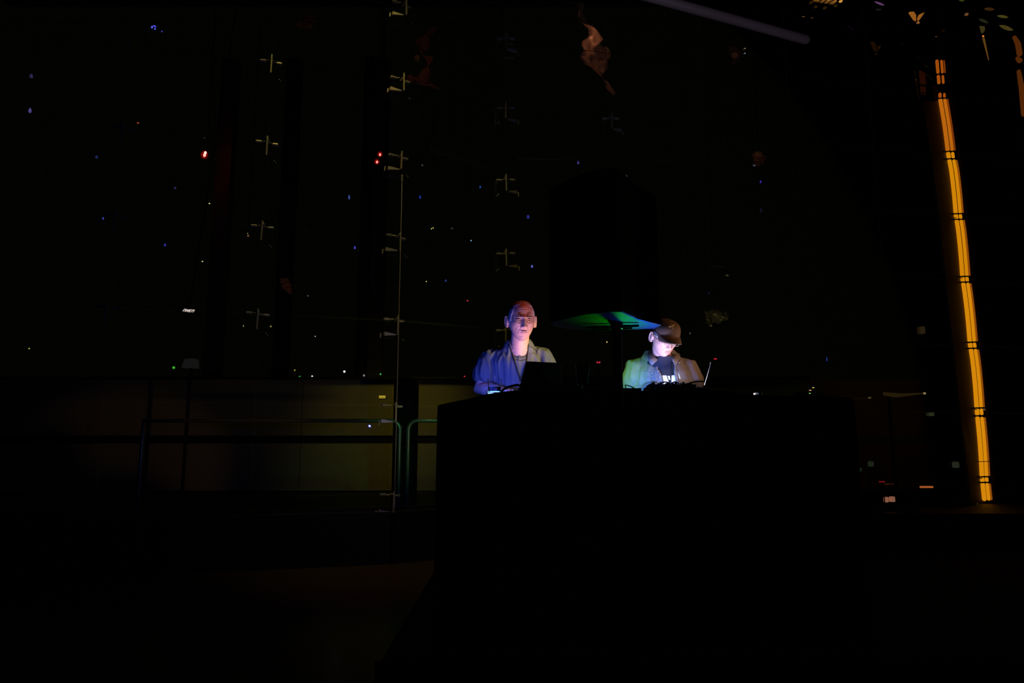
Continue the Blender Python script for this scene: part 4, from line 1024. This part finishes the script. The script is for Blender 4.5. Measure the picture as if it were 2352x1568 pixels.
G().tube(pts, .035, 10).build('back_tube', M['black'], streak, smooth=True)
bz = P(2272, 1165, Ym) - ML; G().box((bz.x - .02, 0, bz.z / 2 - .15 + .0), (.22, .3, bz.z + .3 - .0), bev=.01).build('pedestal', M['black'], streak)
# glass fin beside it with bracket arms
M['dull_edge'] = mat('dull_bronze_edge', (.6, .5, .25), .6)
M['fin'] = mat('smoked_fin', (.07, .05, .03), .7, 0, scale=4)
ftop = P(2158, 235, Ym + .05) - ML
V = []
ys = [232, 360, 500, 640, 790, 940, 1100, 1165]
for y in ys:
    a = P(ex_(min(y, 1148)) - 48 + (0 if y < 1000 else 8), y, Ym - .38) - ML; b = P(ex_(min(y, 1148)) - 9, y, Ym + .06) - ML; V += [a, b]
F = [(2 * i, 2 * i + 1, 2 * i + 3, 2 * i + 2) for i in range(len(ys) - 1)]
o = G().add(V, F).build('glass_fin', M['fin'], streak); s_ = o.modifiers.new('s', 'SOLIDIFY'); s_.thickness = .02
G().tube([V[2 * i] for i in range(1, len(ys))], .014, 8).build('fin_edge', M['dull_edge'], streak, smooth=True)
for y, x0 in ((500, 2152), (638, 2164), (787, 2140), (940, 2160), (1098, 2228)):
    a = P(x0, y + 2, Ym - .02) - ML; b = P(ex_(y) - 8, y, Ym - .05) - ML; G().tube([a, b], .007, 8).build('bracket_arm', M['golddish'], streak, smooth=True)
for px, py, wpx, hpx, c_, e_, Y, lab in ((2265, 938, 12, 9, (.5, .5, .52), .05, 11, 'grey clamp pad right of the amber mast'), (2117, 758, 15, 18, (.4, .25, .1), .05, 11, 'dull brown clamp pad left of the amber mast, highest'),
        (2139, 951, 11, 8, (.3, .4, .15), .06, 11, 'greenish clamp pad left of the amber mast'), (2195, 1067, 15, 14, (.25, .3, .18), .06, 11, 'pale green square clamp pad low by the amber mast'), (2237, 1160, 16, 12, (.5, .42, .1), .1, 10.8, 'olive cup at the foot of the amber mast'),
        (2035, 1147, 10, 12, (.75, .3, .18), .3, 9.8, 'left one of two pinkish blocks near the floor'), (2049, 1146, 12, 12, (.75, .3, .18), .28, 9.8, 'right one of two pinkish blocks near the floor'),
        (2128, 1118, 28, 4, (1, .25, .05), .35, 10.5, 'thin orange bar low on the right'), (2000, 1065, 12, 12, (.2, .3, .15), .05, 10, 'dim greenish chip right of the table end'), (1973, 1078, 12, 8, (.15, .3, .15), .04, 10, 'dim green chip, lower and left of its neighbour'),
        (2018, 46, 13, 5, (1, .36, .04), .5, 11, 'small glowing amber bar near the top right'), (2220, 33, 7, 5, (.8, .35, .1), .15, 11, 'tiny amber knob at the top right')):
    p = P(px, py, Y); k = Y / FPX; o = G().box((0, 0, 0), (wpx * k, .04, hpx * k), bev=min(hpx, wpx) * k * .2).build('glow_pad', mat('glow_pad', c_, .5, emit=c_, strength=e_)); o.location = p  # lit look of these pads is put in as emission
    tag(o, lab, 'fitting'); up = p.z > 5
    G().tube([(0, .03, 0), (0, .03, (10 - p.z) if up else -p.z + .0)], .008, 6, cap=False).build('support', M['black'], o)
# long bracket, its lit tone and bright tip put in as emission
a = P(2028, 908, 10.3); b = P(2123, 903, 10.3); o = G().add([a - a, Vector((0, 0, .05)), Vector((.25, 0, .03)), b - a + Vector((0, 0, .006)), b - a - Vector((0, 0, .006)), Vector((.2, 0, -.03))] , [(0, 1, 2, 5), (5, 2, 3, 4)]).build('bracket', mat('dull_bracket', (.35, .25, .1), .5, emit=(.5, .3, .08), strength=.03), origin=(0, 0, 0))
o.location = a; s_ = o.modifiers.new('s', 'SOLIDIFY'); s_.thickness = .03; tag(o, 'dull brown bracket arm with a bright tip left of the mast of amber reflection', 'bracket')
G().ell(b - a, (.022, .02, .013), n=12, m_=8).build('tip', emat('tip', (1, .75, .3), .8), o, smooth=True)
G().tube([(.1, .03, 0), (.1, .03, -a.z)], .02, 8, cap=False).build('post', M['black'], o)
# second dull reflection at the right edge, built as glowing tubes
rt = empty('side_streak', P(2345, 250, 10.5), 'dull orange reflection at the upper right edge of the frame, built as glowing tubes', 'lamp'); RL = rt.location
for nm, pts in (('streak_section', [(2330, 86), (2338, 100), (2342, 124)]), ('streak_section', [(2337, 134), (2342, 139)]), ('streak_section', [(2340, 164), (2347, 205), (2352, 262)])):
    q = [P(a, b, 10.5) - RL for a, b in pts]; G().tube(q, [.03, .04, .04][:len(q)], 10).build(nm, emat('dull_orange', (.75, .17, .02), .10), rt, smooth=True)
G().tube([P(2333, 80, 10.6) - RL, P(2352, 300, 10.6) - RL], .03, 8).build('core', M['black'], rt)

# ------------------------------------------------------------------ ceiling things
a, b = PZ(1400, -33, 6.7), PZ(1850, 91, 6.7)
g = G().tube([Vector((0, 0, 0)), b - a], .06, 16); o = g.build('ceiling_pipe', M['alu'], smooth=True); o.location = a; tag(o, 'pale violet pipe crossing the top of the view under the ceiling', 'pipe')
for t in (.05, .95): q = (b - a) * t; G().tube([q, q + Vector((0, 0, 10 - a.z))], .006, 6, cap=False).build('hanger', M['black'], o)
# round ceiling lamp with dark ribs
c = PZ(1882, 12, 8.9); R_ = .27; ch = empty('ceiling_lamp', c, 'round amber ceiling lamp with dark ribs and small bulbs round its rim', 'lamp')
G().lathe([(R_, 0), (R_ * .9, .03), (R_ * .5, .07), (.02, .09)], n=32).build('dish', emat('amber_dish', (1, .40, .07), .26), ch, smooth=True)
for k in range(6):
    an = PI * k / 6 + .3; d = Vector((math.cos(an), math.sin(an), 0)); G().tube([-d * R_ + Vector((0, 0, -.012)), d * R_ + Vector((0, 0, -.012))], .010, 6).build('rib', M['black'], ch)
for k in range(12):
    an = 2 * PI * k / 12; d = Vector((math.cos(an), math.sin(an), 0)); G().ell(d * (R_ + .06) + Vector((0, 0, -.04)), (.032, .032, .016), n=10, m_=6).build('bulb', M['bulb'], ch, smooth=True)
G().tube([(0, 0, .08), (0, 0, 10 - c.z)], .012, 8, cap=False).build('stem', M['black'], ch)
# two-winged sconce
c = P(2108, 46, 10.5); k = 10.5 / FPX; sc2 = empty('winged_lamp', c, 'amber two-winged lamp near the top right', 'lamp')
for pts in ([(-19, 22), (-8, 23), (-3, 14), (-4, -1), (-9, 3)], [(19, 21), (5, 15), (1, 6), (3, -1), (10, 8)]):
    n = len(pts); V = [Vector((x_ * k, 0, z_ * k)) for x_, z_ in pts] + [Vector((x_ * k, .03, z_ * k)) for x_, z_ in pts]
    G().add(V, [tuple(range(n)), tuple(range(2 * n - 1, n - 1, -1))] + [(i, (i + 1) % n, n + (i + 1) % n, n + i) for i in range(n)]).build('wing', emat('wing_glow', (.9, .3, .04), .3), sc2)
G().ell((0, 0, -7 * k), (.027, .02, .02), n=12, m_=8).build('knob', emat('knob_glow', (.8, .3, .08), .28), sc2, smooth=True)
G().tube([(0, .03, 0), (0, .03, 10 - c.z)], .008, 6, cap=False).build('stem', M['black'], sc2)
def leaf(px, py, wpx, hpx, tilt, col, s_, lab, Y=10.5):  # distorted reflections built as glowing leaf-shaped panels on wires
    c = P(px, py, Y); k = Y / FPX; n = 14; V, F = [], []
    for i in range(n + 1):
        t = i / n; w_ = math.sin(PI * t) ** .7
        for s2 in (-1, 0, 1): V.append(Vector(((t - .5) * wpx * k, .02 * (1 - s2 * s2) * w_, s2 * hpx * k / 2 * w_)))
    for i in range(n):
        for j in (0, 1): F.append((3 * i + j, 3 * i + j + 1, 3 * i + j + 4, 3 * i + j + 3))
    o = G().add(V, F).build('leaf_reflection', mat('leaf_glow', col, .4, emit=col, strength=s_), smooth=True); o.location = c; o.rotation_euler = (0, tilt, 0); sm_ = o.modifiers.new('s', 'SOLIDIFY'); sm_.thickness = .006
    tag(o, lab, 'reflector', 'leaf-shaped reflections at the top right'); G().tube([(0, .02, 0), Vector((math.sin(-tilt) * (10 - c.z), .02, math.cos(tilt) * (10 - c.z)))], .004, 6, cap=False).build('wire', M['black'], o)
leaf(2272, 21, 26, 9, .05, (.5, .2, .05), .07, 'brown leaf-shaped reflection, highest of the group at the top right')
leaf(2303, 38, 28, 8, .15, (.45, .38, .06), .12, 'olive leaf-shaped reflection in the middle of the top right group')
leaf(2259, 48, 26, 8, .45, (.2, .25, .08), .07, 'dark olive tilted leaf-shaped reflection, leftmost of the top right group')
leaf(2311, 64, 36, 11, .38, (.45, .32, .06), .12, 'largest olive leaf-shaped reflection above the dull orange one')
leaf(2209, 1, 14, 6, .0, (.25, .35, .05), .1, 'green-edged leaf-shaped reflection cut off by the top edge')
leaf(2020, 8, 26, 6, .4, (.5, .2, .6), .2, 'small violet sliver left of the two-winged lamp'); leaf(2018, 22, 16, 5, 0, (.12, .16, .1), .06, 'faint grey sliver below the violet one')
c = P(2255, 60, 10.5); hw_ = empty('dangling_streak', c, 'thin reflection with an orange dot at the top right, built as a rod', 'ornament')  # distorted reflection built as an added glowing plate, bead and rod
k = 10.5 / FPX
G().add([(-.04, 0, 0), (.04, 0, -.01), (.04, 0, -.08), (.0, 0, -.13), (-.025, 0, -.12)], [(0, 1, 2, 3, 4)]).build('plate', mat('glow_plate', (.35, .28, .08), .4, emit=(.4, .3, .08), strength=.1), hw_).modifiers.new('s', 'SOLIDIFY').thickness = .01
G().ell((.005, 0, -27 * k), (.016, .014, .014), n=10, m_=8).build('glow_bead', emat('glow_bead', (1, .25, .04), .8), hw_, smooth=True)
G().tube([Vector((.008, 0, -33 * k)), Vector((.03, 0, -60 * k)), Vector((.055, 0, -90 * k))], [.016, .012, .006], 8).build('rod', mat('streak_glow', (.7, .35, .08), .4, emit=(.7, .3, .05), strength=.14), hw_, smooth=True)  # added rod standing in for the reflection streak
G().tube([(0, .01, 0), (0, .01, 10 - c.z)], .004, 6, cap=False).build('wire', M['black'], hw_)

# warm reflections in the glass, built as added hung cloths with added lamps
def ribbon(pts, wd, tw0, tw1, name, label, m_, seed):
    c3 = [P(a, b, Y) for a, b, Y in pts]; n = 70; V, F = [], []; m2 = 8; o0 = c3[0].copy()
    for i in range(n + 1):
        t = i / n * (len(c3) - 1); j = min(int(t), len(c3) - 2); f = t - j; c_ = c3[j].lerp(c3[j + 1], f)
        tg = (c3[j + 1] - c3[j]).normalized(); a = tw0 + (tw1 - tw0) * i / n + .5 * noise.noise(Vector((i * .09, seed, 0))) * 3
        sd = Vector((math.cos(a), math.sin(a), 0)); wj = wd[j] * (1 - f) + wd[j + 1] * f
        for q_ in range(m2 + 1):
            s2 = q_ / m2 - .5; dp = .5 * wj * noise.noise(Vector((i * .16, q_ * .6, seed)))
            V.append(c_ - o0 + sd * s2 * wj + Vector((0, dp, .3 * dp)))
    for i in range(n):
        for q_ in range(m2): u = i * (m2 + 1) + q_; F.append((u, u + 1, u + m2 + 2, u + m2 + 1))
    o = G().add(V, F).build(name, m_, smooth=True); o.location = o0; s = o.modifiers.new('s', 'SOLIDIFY'); s.thickness = .006
    tag(o, label, 'cloth', 'reflections built as cloths beyond the glass'); G().tube([(0, 0, 0), (0, .0, CANOPY - o0.z)], .005, 6, cap=False).build('added_cord', M['black'], o)
    return o
ribbon([(1325, 5, 12.2), (1345, 50, 12.2), (1358, 90, 12.2), (1366, 130, 12.2), (1372, 170, 12.2), (1412, 218, 12.2)], [.3, .36, .42, .6, .36, .08], 0, 5.2, 'warm_reflection', 'twisted pinkish reflection high above the loudspeaker, built as hung cloth', M['warmblob'], 1.)
light('POINT', 'reflection_light', P(1357, 82, 11.97), (1, .40, .22), .45, size=.03); light('POINT', 'reflection_light', P(1385, 160, 11.8), (1, .32, .10), .28, size=.04)
ribbon([(1000, 60, 12.4), (965, 110, 12.4), (985, 150, 12.4), (955, 185, 12.4), (1010, 205, 12.4)], [.1, .35, .45, .4, .06], .5, 3.6, 'warm_reflection', 'dull orange reflection right of the topmost clamps, built as crumpled cloth', M['warmblob'], 5.)
light('POINT', 'reflection_light', P(960, 130, 11.6), (1, .26, .05), .42, size=.05)
ribbon([(705, 18, 12.6), (712, 45, 12.6), (690, 66, 12.6)], [.04, .28, .34], .2, .9, 'warm_reflection', 'small brown reflection at the top left of centre, built as cloth', M['warmblob'], 9.); light('POINT', 'reflection_light', P(712, 60, 11.9), (1, .4, .08), .14, size=.05)
ribbon([(1742, 350, 12.4), (1745, 366, 12.4), (1738, 382, 12.4)], [.22, .3, .12], .1, .6, 'warm_reflection', 'small orange-brown reflection on the right of the loudspeaker, built as cloth', M['warmblob'], 12.); light('POINT', 'reflection_light', P(1745, 352, 12.0), (1, .36, .08), .13, size=.05)
ribbon([(652, 638, 12.6), (657, 655, 12.6), (668, 675, 12.6)], [.14, .24, .04], .1, .3, 'warm_reflection', 'small rust-red reflection left of the slim pillars, built as cloth', M['warmblob'], 14.); light('POINT', 'reflection_light', P(656, 650, 12.1), (1, .17, .03), .16, size=.05)
ribbon([(1685, 108, 12.4), (1690, 128, 12.4), (1686, 146, 12.4)], [.2, .32, .1], .1, .7, 'warm_reflection', 'faint brown reflection beside two white dots at the top right, built as cloth', M['warmblob'], 16.); light('POINT', 'reflection_light', P(1690, 125, 11.8), (1, .3, .08), .03, size=.05)
# crumpled foil right of the cap: a reflection built as an added lump
def flecks(px, py, Y, r, lab, sq=.7):
    c = P(px, py, Y); V, F = [], []; nu, nv = 26, 18
    for i in range(nv + 1):
        for k in range(nu):
            th, ph = PI * i / nv, 2 * PI * k / nu; d = Vector((math.sin(th) * math.cos(ph), math.sin(th) * math.sin(ph), math.cos(th) * sq)); V.append(d * r * (1 + .55 * noise.noise(d * 3.3 + Vector((2, 5, px))) * 1.2))
    for i in range(nv):
        for k in range(nu): F.append((i * nu + k, (i + 1) * nu + k, (i + 1) * nu + (k + 1) % nu, i * nu + (k + 1) % nu))
    o = G().add(V, F).build('fleck_lump', M['flecks'], smooth=False); o.location = c; tag(o, lab, 'ornament')
    G().tube([(0, 0, 0), (0, 0, CANOPY - c.z)], .005, 6, cap=False).build('added_cord', M['black'], o)
flecks(1644, 731, 12.3, .2, 'crumpled olive foil in a reflection right of the cap, built as a hung lump'); light('POINT', 'fleck_light', P(1646, 722, 11.6), (1, .85, .45), .5, size=.03)
